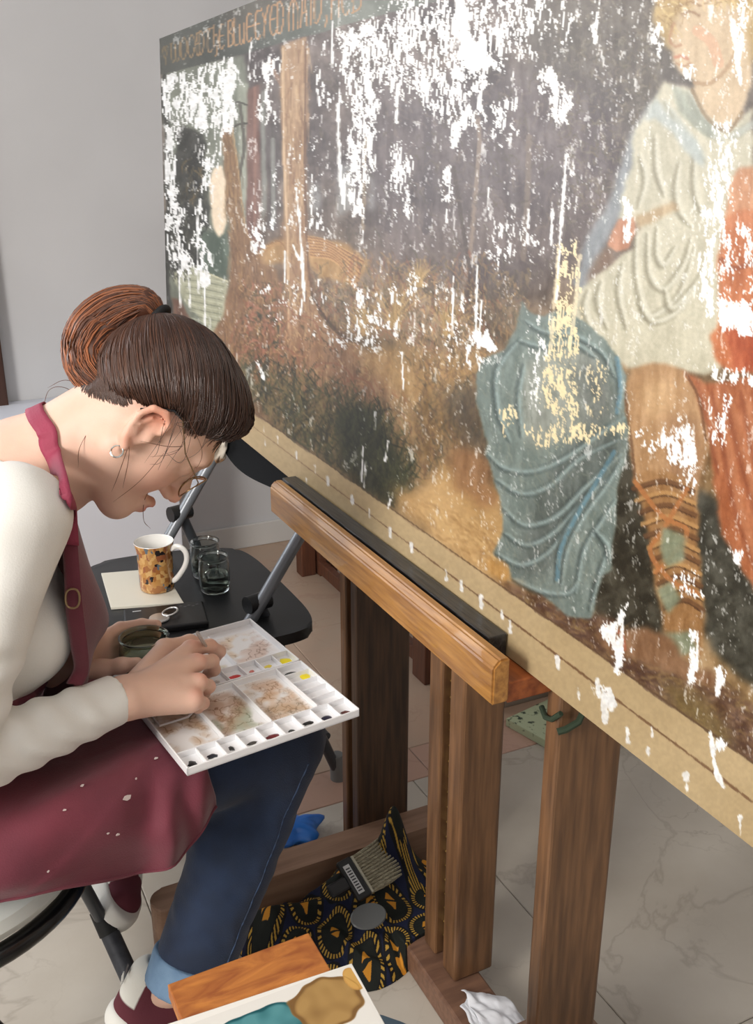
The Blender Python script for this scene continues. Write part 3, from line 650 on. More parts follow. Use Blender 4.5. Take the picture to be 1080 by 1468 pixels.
loss([(1000,370),(1040,390),(1040,440),(1012,470),(1000,430)], .58, 5, 4); loss([(1026,430),(1120,426),(1120,470),(1060,482),(1030,470)], .86, 3, 3)
loss([(1034,320),(1090,320),(1090,430),(1034,430)], .46, 5, 5); loss([(1010,520),(1090,528),(1090,552),(1040,556)], .78, 3, 3)
loss([(900,610),(950,612),(1000,640),(996,712),(980,706),(960,660),(910,632)], .66, 4, 4); loss([(965,600),(990,590),(995,650),(970,650)], .62, 4, 4)
loss([(1010,560),(1050,556),(1040,640),(1016,640)], .55, 4, 4); loss([(1044,785),(1070,785),(1066,805),(1046,806)], .84, 2, 2)
loss([(980,680),(1004,690),(1000,716),(984,712)], .78, 2, 3)
loss([(860,895),(900,890),(896,960),(884,970),(880,930),(864,915)], .66, 3, 3); loss([(888,868),(900,862),(894,955),(882,962)], .86, 1, 2)
loss([(966,820),(1000,815),(1010,860),(970,860)], .66, 3, 3); loss([(988,900),(1000,900),(996,975),(986,978)], .78, 2, 2)
loss([(1024,960),(1040,950),(1038,975),(1026,1000)], .84, 2, 2); loss([(1012,1050),(1046,1066),(1030,1080)], .86, 2, 2)
loss([(850,980),(872,985),(880,1015),(862,1005)], .84, 2, 2); loss([(900,920),(930,925),(925,960),(905,950)], .55, 3, 3)
loss([(750,440),(800,430),(820,600),(770,610)], .40, 10, 6)
# equalise: look the noise value up in its own distribution
Nn = .38*norm(nfield(2.6, 13, 3))+.24*norm(nfield(9, 18, 3))+.22*norm(nfield(1.6, 3, 2))+.16*nV
yi_ = (np.arange(PH)[:, None]+(WY*16).astype(int)).clip(0, PH-1); xi_ = (np.arange(PW)[None]+(WX*7).astype(int)).clip(0, PW-1); Nn = Nn[yi_, xi_]
q = np.quantile(Nn[::5, ::5], np.linspace(0, 1, 101)); N = np.interp(Nn, q, np.linspace(0, 1, 101)).astype(np.float32)
bg = .010+.035*np.clip(1-YY/500, 0, 1)*np.clip((YY-be)/30, 0, 1)*(XX > 330)
CL = norm(nfield(26, 60, 3)); CL = np.clip((CL-.22)*1.9, 0, 1.5)
LW = np.maximum(LW**1.7*(.30+.95*CL), SOLID)
LW = np.maximum(LW, bg*np.clip((573+.702*(XX-336)-YY)/20, 0, 1))
m = np.clip((LW-(1-N))/.15+.5, 0, 1)*(LW > .003)
base_m = m.copy()
drips = [((812,222),(806,300),(797,432),2.2),((684,378),(682,476),1.6),((520,330),(519,348),1),((484,150),(487,240),(492,290),2.5),((493,250),(494,300),1.5),((570,120),(568,175),1.6),((476,30),(476,96),1.6),((424,270),(430,330),(436,430),1.8),((420,350),(428,372),1.5),((436,405),(430,450),1.2),((680,160),(676,180),1.4),((792,300),(790,350),2),((855,30),(853,60),2.2),((757,300),(757,325),1.6),((700,270),(700,300),1.6),((640,300),(640,318),1.2),((538,590),(537,615),1),((556,632),(552,660),1.2),((520,640),(518,690),1.2),((560,715),(556,728),1.6),((524,660),(522,700),1),((576,505),(578,560),1.2),((650,395),(648,480),1.2),((455,128),(458,150),1.8),((893,880),(890,930),(884,962),3),((1000,905),(998,960),2),((1018,1050),(1026,1100),(1036,1128),3.2),((872,988),(880,1010),3),((690,430),(688,470),1.2),((1050,30),(1062,120),3),((903,300),(899,345),2.5),((360,60),(356,100),1.2),((256,340),(258,440),1.2),((283,300),(284,420),1.3),((292,385),(294,470),1.2),((270,380),(272,440),1),((408,360),(408,405),1.2),((1032,955),(1028,995),3)]
for dr in drips:
    p = smooth(dr[:-1]); s = bbox(p, 8); d, t_ = dist(p, s); r = dr[-1]*(.5+nB[s]); mm = np.clip((r-d)/1.1+.5, 0, 1); m[s] = np.maximum(m[s], mm)
for x, y, r in [(345,590,2),(355,598,2),(378,614,2),(398,630,2.5),(425,652,2.5),(452,672,2.5),(470,688,3),(505,715,3),(530,735,3),(560,762,3),(590,784,3),(640,822,3.5),(662,838,3.5),(690,862,4),(732,897,4),(720,880,3),(800,948,4),(866,1000,5),(858,985,6),(876,1005,5),(868,1022,6),(830,993,4),(900,1052,5),(930,1080,4),(985,1120,6),(1062,1183,6),(935,1048,3),(380,633,2),(440,690,2)]:
    p = [(x, y+r*2.2), (x-r*.3, y-r*1.8)]; s = bbox(p, r*2+8); d, t_ = dist(p, s); rr = r*(.05+.85*nB[s]); mm = np.clip((rr-d)/1.3+.5, 0, 1)*.9; m[s] = np.maximum(m[s], mm)
m3 = m[..., None]
img[:] = img*(1-m3)+(A3((238,238,236))+(nF[..., None]-.5)*16)*m3
# cream scratches over the mantle
LW2 = np.zeros((PH, PW), np.float32)
for p, wg in ((D([(350,390),(450,400),(445,650),(400,670),(345,560)]), .46), (D([(280,640),(520,640),(640,630),(640,650),(500,690),(300,710)]), .60), (D([(400,0),(480,0),(460,400),(360,400)]), .42), (D([(520,420),(560,430),(540,620),(500,600)]), .5), (D([(200,580),(230,580),(225,720),(205,720)]), .5)):
    s, mm = pmask(p, 4, 4); LW2[s] = np.maximum(LW2[s], mm*wg)
m = (np.clip((LW2-(1-N))/.12+.5, 0, 1)*(LW2 > .01))[..., None]
img[:] = img*(1-m)+A3((232,214,172))*m
for p, wd in ((D([(395,0),(380,180),(365,380)]), 2), (D([(470,40),(450,250),(432,380)]), 2)): stroke(p, wd, (232,216,180), .7, 1.5, rough=.6)
img *= (1+(nF[..., None]-.5)*.05)
lum = img.mean(-1, keepdims=True); img[:] = lum+(img-lum)*.88; low = np.clip((YY-250)/250, 0, 1)*np.clip((573+.702*(XX-336)-YY)/6, 0, 1); img[:] = (img-128)*(1+.16*low[..., None])+128-8*low[..., None]  # greying stands in for sheen haze; lower part darker with more contrast
np.clip(img, 4, 250, out=img)
# ---- the canvas surface itself
def cproj(P):
    yw, pt = YAW, PITCH
    fw = np.array([math.sin(yw)*math.cos(pt), math.cos(yw)*math.cos(pt), -math.sin(pt)]); rt = np.array([math.cos(yw), -math.sin(yw), 0]); u_ = np.cross(rt, fw)
    d = P-np.array([0,0,CAM_H]); z = np.maximum(d @ fw, .05); return 540+FPX*(d @ rt)/z, 734-FPX*(d @ u_)/z
PY0, PY1, PZ1 = .16, 2.505, 1.555
def canvas_x(z): return .619+(z-.74)*.046
def canvas_bot(y): return .7195+np.clip((y-.9)*.020, 0, .04)
nu, nv = 1000, 720
tt = np.linspace(0, 1, nu); ycol = 1/((1-tt)/ (PY0+.35)+tt/(PY1+.35))-.35
S = np.linspace(0, 1, nv)
edge = .0025*np.interp(S, np.linspace(0, 1, 60), rng.random(60))
Pc = np.zeros((nu, nv, 3)); Yc = np.repeat(ycol[:, None], nv, 1); Yc -= edge[None]*np.linspace(0, 1, nu)[:, None]**8
zb = canvas_bot(Yc); Pc[..., 1] = Yc; Pc[..., 2] = zb+(PZ1-zb)*S[None]; Pc[..., 0] = canvas_x(Pc[..., 2])
u_, v_ = cproj(Pc)
mir = np.abs(((u_-U0) % (2*PW))); ui = np.where(mir >= PW, 2*PW-1-mir, mir).astype(int).clip(0, PW-1); vi = (v_-V0).astype(int).clip(0, PH-1)
cc = img[vi, ui]
me = grid_mesh('painted_canvas', Pc, s2l(cc).reshape(-1, 3)*.86)
canvas_mat = vmat('varnished_canvas', .42, .45, bump=.12, bscale=900)
paint = empty('forest_painting', (.64,1.3,.73), label='huge flaking painting of two robed figures in a forest, resting on the easel', cat='painting')
link('painted_canvas', me, canvas_mat, paint)
raw_edge = mat('raw_canvas_edge', (70,66,60), .9, (160,152,140), 30, (1,1,1), lo=.45, hi=.6)
def slant_box(name, y0, y1, z0, z1, d0, d1, m, z0b=None):
    mb = MB()
    M = [[mb.bm.verts.new((canvas_x(z)+d, y, z)) for z in (z0 if (y == y0 or z0b is None) else z0b, z1)] for y in (y0, y1) for d in (d0, d1)]
    (a0,a1),(b0,b1),(c0,c1),(e0,e1) = M
    for f in ((a0,a1,b1,b0),(c0,e0,e1,c1),(a0,c0,c1,a1),(b0,b1,e1,e0),(a1,c1,e1,b1),(a0,b0,e0,c0)): mb.bm.faces.new(f)
    return mb.build(name, m, paint)
slant_box('canvas_backing', PY0, .9, .7195, PZ1, .0012, .015, raw_edge)
slant_box('canvas_backing', .9, PY1-.002, .7195, PZ1, .0012, .015, raw_edge, .7195+.03205)
str_m = mat('pale_pine', (196,166,120), .7, (176,140,96), 6, (1,8,8))
slant_box('stretcher_bar', PY0, PY1-.004, PZ1-.06, PZ1-.002, .0155, .030, str_m)
for y in (PY0, PY1-.064): slant_box('stretcher_bar', y, y+.06, 1.0, PZ1-.061, .0155, .030, str_m)
print('painting done')
# ------------------------------------------------------------------ black folding chair used as a side table
blk = mat('black_plastic', (24,25,27), .38, (30,31,33), 20, bump=.05, bscale=300)
blk_soft = mat('black_vinyl', (20,21,23), .8, bump=.1, bscale=180, spec=.15)
tube_m = mat('grey_painted_tube', (132,136,142), .35, (118,122,128), 12, metal=.3)
tube_d = mat('dark_grey_tube', (62,65,70), .4, metal=.2)
rub = mat('black_rubber', (22,22,22), .7)
chair = empty('folding_chair', (.46,1.8,0), label='black folding chair with grey tubes, serving as side table for the mug', cat='chair')
def chaikin(p, n=2, closed=True):
    p = [Vector(q) for q in p]
    for _ in range(n):
        o = []
        for i in range(len(p) if closed else len(p)-1):
            a = p[i]; b = p[(i+1) % len(p)]; o += [a*.75+b*.25, a*.25+b*.75]
        p = o if closed else [p[0]]+o+[p[-1]]
    return p
seat_out = [(.290,2.085,0),(.45,2.085,0),(.60,2.05,0),(.648,2.0,0),(.655,1.80,0),(.655,1.60,0),(.600,1.565,0),(.45,1.575,0),(.30,1.64,0),(.275,1.72,0),(.275,1.95,0)]
mb = MB(); mb.prism([(q.x,q.y) for q in chaikin(seat_out, 3)], .428, .450, bevel=.006); mb.build('seat', blk, chair, smooth=True)
def line_at(p0, p1, z):
    p0 = Vector(p0); p1 = Vector(p1); t = (z-p0.z)/(p1.z-p0.z); return p0+(p1-p0)*t
near0, near1 = (.538,1.655,.455), (.644,1.655,.611); far0, far1 = (.452,2.045,.455), (.566,2.045,.625)
for a, b, zt in ((near0, near1, .86), (far0, far1, .86)):
    mb = MB(); mb.tube([line_at(a, b, .0), line_at(a, b, .3), line_at(a, b, .6), line_at(a, b, zt)], .0125, 16); s_ = mb.build('side_tube', tube_m, chair, smooth=True)
    mb = MB(); c = line_at(a, b, .01); mb.lathe([(0,0),(.018,0),(.018,.03),(.014,.034),(0,.034)], 16, T(c-Vector((0,0,.01)))); mb.build('rubber_foot', rub, s_, smooth=True)
for a, b, f in ((near0, near1, (.735,1.70,.012)), (far0, far1, (.70,2.09,.012))):
    t0 = line_at(a, b, .535 if a is far0 else .47)+Vector((.012,.012,0)); 
    mb = MB(); mb.tube([t0, Vector(f)], .0115, 14); s_ = mb.build('rear_leg', tube_d, chair, smooth=True)
    mb = MB(); mb.tube([Vector(f)+Vector((-.004,0,.05)), Vector((f[0],f[1],.0))], [.015,.018], 14); mb.build('rubber_foot', mat('grey_rubber', (120,120,118), .7), s_, smooth=True)
    mb = MB(); mb.tube([t0+Vector((-.03,-.01,.012)), t0+Vector((.018,.004,.012))], .018, 14); mb.build('pivot_bracket', blk, chair, smooth=True)
    mb = MB(); mb.tube([line_at(a, b, .44)+Vector((.0,.004,-.01)), t0+Vector((.05,.02,-.10))], .007, 10); mb.build('brace', tube_d, chair, smooth=True)
mb = MB(); mb.tube([(.718,1.72,.10),(.69,2.08,.10)], .009, 12); mb.build('stretcher', tube_d, chair, smooth=True)
# curved backrest
nu_, nv_ = 28, 14; P = np.zeros((2, nu_, nv_, 3))
for i in range(nu_):
    s = i/(nu_-1)*2-1
    for j in range(nv_):
        t = j/(nv_-1); lo = .645+.05*abs(s)**3; z = lo+(.865-lo)*t
        a = line_at(far0, far1, z); b = line_at(near0, near1, z)
        p = a.lerp(b, i/(nu_-1)); bow = .035*(1-s*s)
        for k in range(2): P[k, i, j] = (p.x+bow+(.0 if k else .012), p.y, p.z)
bm = bmesh.new(); vv = [[[bm.verts.new(P[k, i, j]) for j in range(nv_)] for i in range(nu_)] for k in range(2)]
for i in range(nu_-1):
    for j in range(nv_-1):
        for k in range(2): bm.faces.new((vv[k][i][j], vv[k][i+1][j], vv[k][i+1][j+1], vv[k][i][j+1]))
for i in range(nu_-1):
    for j in (0, nv_-1): bm.faces.new((vv[0][i][j], vv[0][i+1][j], vv[1][i+1][j], vv[1][i][j]))
for j in range(nv_-1):
    for i in (0, nu_-1): bm.faces.new((vv[0][i][j], vv[0][i][j+1], vv[1][i][j+1], vv[1][i][j]))
mb = MB(); mb.bm.free(); mb.bm = bm; mb.build('backrest', blk_soft, chair, smooth=True)
# crumpled rag over the far tube
rr = random.Random(5); c0 = line_at(far0, far1, .690)
n1, n2 = 40, 26; P = np.zeros((n1, n2, 3))
for i in range(n1):
    a = i/n1*2*math.pi
    for j in range(n2):
        t = j/(n2-1); r = .022*(math.sin(math.pi*min(max(t,.02),.98))**.4)*(1+.45*mnoise.noise(Vector((math.cos(a)*2.3, math.sin(a)*2.3, t*4)))+.16*math.sin(5*a+t*6)+.09*math.sin(11*a-t*9))
        P[i, j] = (c0.x+r*math.cos(a)*.9+.02*(t-.5), c0.y+r*math.sin(a)*1.2, c0.z-.035+.075*t)
me = grid_mesh('paint_rag', P, close_u=True)
o = link('paint_rag', me, mat('stained_rag', (206,196,182), .9, (150,112,78), 26, lo=.5, hi=.62, bump=.3)); tag(o, 'crumpled stained paper rag hanging on the folding chair tube', 'rag')
# ---- things on that chair
o = MB().prism([(.319,2.003),(.445,1.972),(.438,1.781),(.302,1.822)], .4503, .4563, bevel=.0012).build('ceramic_tile', mat('cream_tile', (214,210,196), .35)); tag(o, 'cream square tile under the patterned mug', 'tile')
mug = empty('mug', (.408,1.872,.4565), label='gold patterned china mug with white handle standing on cream tile', cat='mug')
mosaic = bpy.data.materials.new('gold_mosaic_glaze'); mosaic.use_nodes = True; nt = mosaic.node_tree; b = nt.nodes['Principled BSDF']; L = nt.links.new
tc = nt.nodes.new('ShaderNodeTexCoord'); mp = nt.nodes.new('ShaderNodeMapping'); mp.inputs['Scale'].default_value = (1,1,.8); L(tc.outputs['Object'], mp.inputs[0])
vo = nt.nodes.new('ShaderNodeTexVoronoi'); vo.inputs['Scale'].default_value = 120; vo.distance = 'CHEBYCHEV'; L(mp.outputs[0], vo.inputs['Vector'])
r = nt.nodes.new('ShaderNodeValToRGB'); r.color_ramp.interpolation = 'CONSTANT'
els = [(0,(186,136,78)),(.3,(160,104,56)),(.5,(206,164,104)),(.68,(150,92,60)),(.82,(42,34,34)),(.88,(196,150,90)),(.96,(96,110,120))]
r.color_ramp.elements[0].color = lin(els[0][1]); r.color_ramp.elements[1].position = els[1][0]; r.color_ramp.elements[1].color = lin(els[1][1])
for p_, c_ in els[2:]: e = r.color_ramp.elements.new(p_); e.color = lin(c_)
sx = nt.nodes.new('ShaderNodeSeparateColor'); L(vo.outputs['Color'], sx.inputs[0]); L(sx.outputs[0], r.inputs[0]); L(r.outputs[0], b.inputs['Base Color'])
b.inputs['Roughness'].default_value = .25; b.inputs['Coat Weight'].default_value = .4
china = mat('white_china', (232,230,226), .15, coat=.3)
Mm = T((.408,1.872,.4565))
mb = MB(); mb.lathe([(0,0),(.031,0),(.0345,.003),(.0355,.012),(.0355,.03),(.036,.085),(.0395,.100),(.0402,.1035)], 48, Mm); mb.build('body', mosaic, mug, smooth=True, autosmooth=60)
mb = MB(); mb.lathe([(.0402,.1035),(.0398,.1045),(.0385,.1035),(.0345,.085),(.0335,.012),(.03,.006),(0,.006)], 48, Mm); mb.build('lining', china, mug, smooth=True)
hp = [(.036,.090),(.050,.099),(.066,.092),(.071,.076),(.066,.056),(.053,.036),(.041,.022),(.0355,.020)]
ha = math.radians(-38); q = chaikin([(x*math.cos(ha), x*math.sin(ha), z) for x, z in hp], 2, False)
mb = MB(); mb.tube([Mm @ p for p in q], [.0045]*len(q), 12, flat=1.3); mb.build('handle', china, mug, smooth=True)
glass = mat('smoky_glass', (226,232,230), .03, trans=1, ior=1.45); water = mat('rinse_water', (150,156,150), .02, trans=1, ior=1.33)
def jar(name, x, y, z, r, h, m, lab, grp=None, lip=True):
    e = empty(name, (x,y,z), label=lab, cat='jar', group=grp); M = T((x,y,z)); t = .0022
    out = [(0,0),(r*.80,0),(r*.92,.004),(r*.98,h*.3),(r,h*.6),(r*.93,h*.86),(r*.88,h*.9),(r*.97,h*.95),(r*.99,h*.98),(r*.97,h)]
    inn = [(r*.97-t,h),(r*.88-t,h*.9),(r*.93-t,h*.85),(r-t,h*.6),(r*.98-t,h*.3),(r*.9-t,.008),(r*.76,.005),(0,.005)]
    MB().lathe(out+inn, 40, M).build('glass_body', m, e, smooth=True)
    return e
j1 = jar('glass_jar', .516, 1.822, .4505, .0325, .078, glass, 'small glass jar in front of another on the black seat')
j2 = jar('glass_jar', .522, 1.905, .4505, .0325, .080, glass, 'small glass jar behind another, near the raised chair tube')
for e_, x, y, r_ in ((j1,.516,1.822,.029),(j2,.522,1.905,.029)):
    MB().lathe([(0,0),(r_*.85,0),(r_,.01),(r_*1.01,.032),(0,.032)], 32, T((x,y,.4562))).build('water', water, e_, smooth=True)
case = empty('flat_case', (.385,1.72,.4505), label='flat black case lying at the front of the folding chair seat', cat='case')
M = T((.386,1.722,.4503), (0,0,math.radians(-10)))
MB().box((-.078,-.048,0), (.078,.052,.013), M, bevel=.004).build('shell', mat('matt_black_case', (18,18,20), .35), case)
mb = MB(); mb.box((-.06,.034,.0131), (-.044,.037,.0134), M); mb.build('printed_mark', mat('pale_print', (190,190,190), .6), case)
for k in range(5):
    MB().box((.030+.008*k,.034-.005*(k%2),.0131), (.035+.008*k,.037-.005*(k%2),.0133), M).build('printed_mark', mat('grey_print', (90,90,92), .6), case)
alu = mat('brushed_aluminium', (205,205,203), .3, metal=.85)
o = MB().lathe([(0,0),(.019,0),(.020,.002),(.019,.004),(.016,.0045),(0,.004)], 40, T((.372,1.712,.4636))).build('metal_disc', alu, smooth=True); tag(o, 'silver metal disc lying on the flat black case', 'disc')
o = MB().tube([(.396+.0145*math.cos(a), 1.722+.0145*math.sin(a), .470+.003*math.cos(a)) for a in [k*math.pi/16 for k in range(32)]], .0022, 10, closed=True).build('metal_ring', alu, smooth=True); tag(o, 'thin silver ring leaning on the disc, on the black case', 'ring')
# ------------------------------------------------------------------ the stool she sits on
stool = empty('round_stool', (-.065,1.20,0), label='round stool with white cushion and black rim under the seated woman', cat='stool')
MB().lathe([(0,0),(.175,0),(.196,.006),(.203,.020),(.198,.034),(.18,.044),(.10,.05),(0,.05)], 56, T((-.065,1.20,.425))).build('cushion', mat('white_vinyl', (218,220,214), .4), stool, smooth=True)
MB().tube([(-.065+.196*math.cos(a), 1.20+.196*math.sin(a), .412) for a in [k*math.pi/32 for k in range(64)]], .0135, 14, closed=True).build('rim', mat('black_gloss_metal', (14,14,15), .25), stool, smooth=True)
blk_metal = mat('black_gloss_metal', (14,14,15))
for a, b in (((-.075,1.03,.405), (.125,.985,.012)), ((-.2,1.10,.405), (-.30,.93,.012)), ((-.18,1.32,.405), (-.27,1.46,.012))):
    s_ = MB().tube([a, b], .0145, 14).build('leg', blk_metal, stool, smooth=True)
    MB().tube([Vector(b)+(Vector(a)-Vector(b)).normalized()*.05, (b[0],b[1],0)], [.018,.02], 14).build('rubber_foot', rub, s_, smooth=True)
s_ = MB().tube([(.085,1.30,.405), (.163,1.375,.10), (.19,1.275,.02)], .011, 14).build('leg', tube_d, stool, smooth=True)
MB().tube([(.160,1.385,.118),(.170,1.36,.085)], [.0165,.0175], 14).build('leg_collar', rub, s_, smooth=True)
MB().tube([(.170,1.36,.085),(.194,1.26,.016)], [.0155,.0155], 14).build('rubber_sleeve', mat('charcoal_rubber', (58,60,66), .6, (44,46,52), 60, bump=.3), s_, smooth=True)
# ------------------------------------------------------------------ low blue stool in front with the wooden board and test tile on it
st2 = empty('low_stool', (.25,.62,0), label='low round grey-blue stool at the front edge, carrying the wooden board', cat='stool')
MB().lathe([(0,.385),(.150,.385),(.168,.392),(.170,.405),(.165,.416),(.15,.4195),(0,.4195)], 48, T((.25,.62,0))).build('seat', mat('grey_blue_paint', (92,116,132), .5, (80,102,120), 8), st2, smooth=True)
for k in range(3):
    a = math.radians(30+120*k); MB().tube([(.25+.11*math.cos(a), .62+.11*math.sin(a), .386), (.25+.17*math.cos(a), .62+.17*math.sin(a), 0)], .012, 12).build('leg', tube_d, st2, smooth=True)
obw = mat('orange_pine', (196,126,62), .5, (150,84,44), 5, (3,9,9), bump=.25, dist=1.2)
wbq = [(.162,.858),(.331,.861),(.334,.690),(.165,.690)]
o = MB().prism(wbq, .4198, .440, bevel=.0015).build('wooden_board', obw); tag(o, 'orange-brown wooden board under the white test tile, on the low stool', 'board')
tq = [(.126,.800),(.354,.789),(.349,.640),(.121,.650)]
tile = empty('test_tile', (.24,.72,.4402), label='white tile with teal and ochre paint pools on top of the wooden board', cat='tile')
MB().prism(tq, .4402, .4478, bevel=.001).build('tile_body', mat('white_glaze', (236,234,228), .25), tile)
nx, ny = 260, 180; gx, gy = np.meshgrid(np.linspace(.128,.350,nx), np.linspace(.655,.788,ny), indexing='ij')
def tile_col(x, y):
    c = np.tile(np.array([236,234,228.]), x.shape+(1,))
    n = np.array([[mnoise.noise(Vector((a*22, b_*22, 1))) for b_ in y[0]] for a in x[:, 0]]); n2 = np.array([[mnoise.noise(Vector((a*60, b_*60, 3))) for b_ in y[0]] for a in x[:, 0]])
    hgt = np.zeros(x.shape)
    def pool(cx, cy, rx, ry, col, dark, cc):
        d = np.hypot((x-cx)/rx, (y-cy)/ry)+n*.30+n2*.10
        m = np.clip((1-d)/.03, 0, 1); e = np.exp(-((d-.93)/.07)**2)
        body = np.array(col)*(1-np.clip(e+.5*(n2+.2), 0, 1)[..., None])+np.array(dark)*np.clip(e+.5*(n2+.2), 0, 1)[..., None]
        return cc*(1-m[..., None])+body*m[..., None], m
    c, m1 = pool(.232, .748, .062, .026, (88,150,156), (24,84,92), c)
    c, m2 = pool(.306, .752, .042, .035, (178,142,86), (128,94,52), c)
    c, m3 = pool(.346, .768, .010, .018, (214,168,92), (200,150,80), c)
    c, m4 = pool(.160, .752, .020, .008, (150,112,70), (190,160,120), c)
    return c, np.maximum(m1, m2)
cc_, mm_ = tile_col(gx, gy)
me = grid_mesh('paint_pool', np.stack([gx, gy, .4479+.0004*mm_], -1), s2l(cc_).reshape(-1,3)*.92)
link('paint_pool', me, vmat('wet_paint', .22, .5), tile)
# ------------------------------------------------------------------ folding watercolour palette on her lap
Pz = .592; P1 = Vector((.237,1.009,Pz)); dU = Vector((.992,.127,0)); dV = Vector((-.127,.992,0))
PM = Matrix(((dU.x,dV.x,0,P1.x),(dU.y,dV.y,0,P1.y),(0,0,1,Pz),(0,0,0,1)))
pal = empty('watercolour_palette', P1, label='open white folding watercolour palette on her lap, full of mixed colours', cat='palette')
pw = mat('white_enamel', (232,232,234), .3)
def stain_grid(u0, v0, u1, v1, z, fn, nx=120, ny=90):
    gx, gy = np.meshgrid(np.linspace(u0,u1,nx), np.linspace(v0,v1,ny), indexing='ij')
    c = fn((gx-u0)/(u1-u0), (gy-v0)/(v1-v0), gx, gy)
    P = np.stack([P1.x+gx*dU.x+gy*dV.x, P1.y+gx*dU.y+gy*dV.y, np.full(gx.shape, Pz+z)], -1)
    return grid_mesh('mixing_well', P, s2l(c).reshape(-1,3)*.95)
def nz(gx, gy, s, k): return np.array([[mnoise.fractal(Vector((a*s, b_*s, k)), 1, 2, 3) for b_ in gy[0]] for a in gx[:, 0]])
def stains(cols, dens, k):
    def f(u, v, gx, gy):
        c = np.tile(np.array([236,235,235.]), u.shape+(1,))
        edge = np.clip(np.minimum(np.minimum(u, 1-u), np.minimum(v, 1-v))*7, 0, 1)
        for i, col in enumerate(cols):
            n = nz(gx, gy, 45+13*i, k+i*3.7); n2 = nz(gx, gy, 22, k*2+i)
            a = np.clip((n2+dens-.12)*2.4, 0, 1)*edge; rim = np.exp(-(n/.06)**2)
            c = c*(1-(a*.6)[..., None]*.8)+np.array(col)*(a*.6*.8)[..., None]
            m = (a*rim*.75)[..., None]; c = c*(1-m)+np.array(col)*.72*m
        return c
    return f
ws = vmat('stained_enamel', .3, .5)
def half(name, v0, v1, cells, row_v, nrow, side, idx):
    H = .0125; t = .0022
    tr = MB(); W_ = .247
    tr.box((0,v0,0), (W_,v1,.003), PM, bevel=.001)
    for a, b in (((0,v0,0),(W_,v0+t,.011)), ((0,v1-t,0),(W_,v1,H)), ((0,v0,0),(t,v1,H)), ((W_-t,v0,0),(W_,v1,H))): tr.box(a, b, PM, bevel=.0008)
    h = tr.build('tray', pw, pal)
    dv = MB(); dv.box((t,row_v,.003), (W_-t,row_v+.0016,H-.001), PM, bevel=.0004)
    for k in range(1, nrow): u = k*W_/nrow; dv.box((u-.0008,v0+t,.003), (u+.0008,row_v,H-.002), PM, bevel=.0003)
    for (a, b, c, d) in cells: 
        if b < W_-.01: dv.box((b-.0008,c,.003), (b+.0008,d,H-.001), PM, bevel=.0004)
    if side:
        for k in range(1, side): v = row_v+k*(v1-row_v)/side; dv.box((.206,v-.0008,.003), (W_-t,v+.0008,H-.002), PM, bevel=.0003)
    dv.build('divider', pw, h)
    return h
lo_cells = [(.003,.068,.040,.158),(.069,.136,.040,.158),(.137,.205,.040,.158)]
up_cells = [(.003,.085,.205,.306),(.086,.165,.205,.306),(.166,.245,.205,.306)]
hl = half('lower', 0, .160, lo_cells, .036, 9, 5, 0)
hu = half('upper', .165, .326, up_cells, .200, 9, 0, 1)
sets = [([(170,120,70),(90,80,60),(190,150,110)], .06), ([(110,120,80),(150,96,60),(176,130,96)], .24), ([(200,144,92),(178,150,120),(206,150,104)], .20)]
for (a, b, c, d), (cl, de) in zip(lo_cells, sets): link('mixing_well', stain_grid(a, c, b-.001, d, .0032, stains(cl, de, a*90+3)), ws, hl)
sets = [([(206,196,190),(150,150,140)], .05), ([(196,176,110),(150,150,120)], .05), ([(214,176,130),(200,160,140)], .12)]
for (a, b, c, d), (cl, de) in zip(up_cells, sets): link('mixing_well', stain_grid(a, c, b-.001, d, .0032, stains(cl, de, a*70+9)), ws, hu)
MB().box((.02,.160,.002), (.10,.165,.009), PM, bevel=.001).build('hinge', pw, pal); MB().box((.145,.160,.002), (.225,.165,.009), PM, bevel=.001).build('hinge', pw, pal)
# thumb rest in the lower half
q = [(.012,.118),(.012,.150),(.052,.150),(.062,.142),(.064,.134),(.062,.126),(.052,.118)]
mb = MB(); mb.tube([PM @ Vector((u, v, .0045)) for u, v in q], .0016, 8, closed=True); mb.build('thumb_ring', pw, hl, smooth=True)
rr = random.Random(3)
def dab(u, v, ru, rv, col, parent, hh=.002):
    mb = MB(); n = 14; c = mb.bm.verts.new(PM @ Vector((u, v, .003+hh))); ring = []; ring2 = []
    for k in range(n):
        a = 2*math.pi*k/n; s = .75+.5*rr.random(); ring.append(mb.bm.verts.new(PM @ Vector((u+ru*s*math.cos(a), v+rv*s*math.sin(a), .0031)))); ring2.append(mb.bm.verts.new(PM @ Vector((u+ru*s*.6*math.cos(a), v+rv*s*.6*math.sin(a), .003+hh*.8))))
    for k in range(n):
        k2 = (k+1) % n; mb.bm.faces.new((ring[k], ring[k2], ring2[k2], ring2[k])); mb.bm.faces.new((ring2[k], ring2[k2], c))
    o = mb.build('paint_dab', mat('paint_%d_%d_%d' % col, col, .35), parent, smooth=True)
w9 = .247/9
for k, (col, ru, rv, ov) in enumerate([((28,30,34),.006,.008,0),((30,34,44),.007,.005,.002),((44,44,44),.003,.006,.004),((70,66,62),.007,.003,.001),((110,36,40),.009,.005,0),((58,60,58),.005,.003,-.002),((34,34,34),.009,.004,.003),((40,36,60),.007,.006,0),((90,44,40),.007,.005,-.002)]):
    dab(w9*(k+.5), .016+ov, ru, rv, col, hl)
for k, (col, ru, rv) in enumerate([((52,50,48),.002,.008),((48,48,50),.008,.004),((30,28,32),.009,.004),((44,38,110),.005,.008),((200,196,194),.004,.004),((196,60,60),.010,.004),((206,120,110),.004,.003),((226,206,80),.006,.004),((240,222,30),.011,.010)]):
    dab(w9*(k+.5), .184, ru, rv, col, hu)
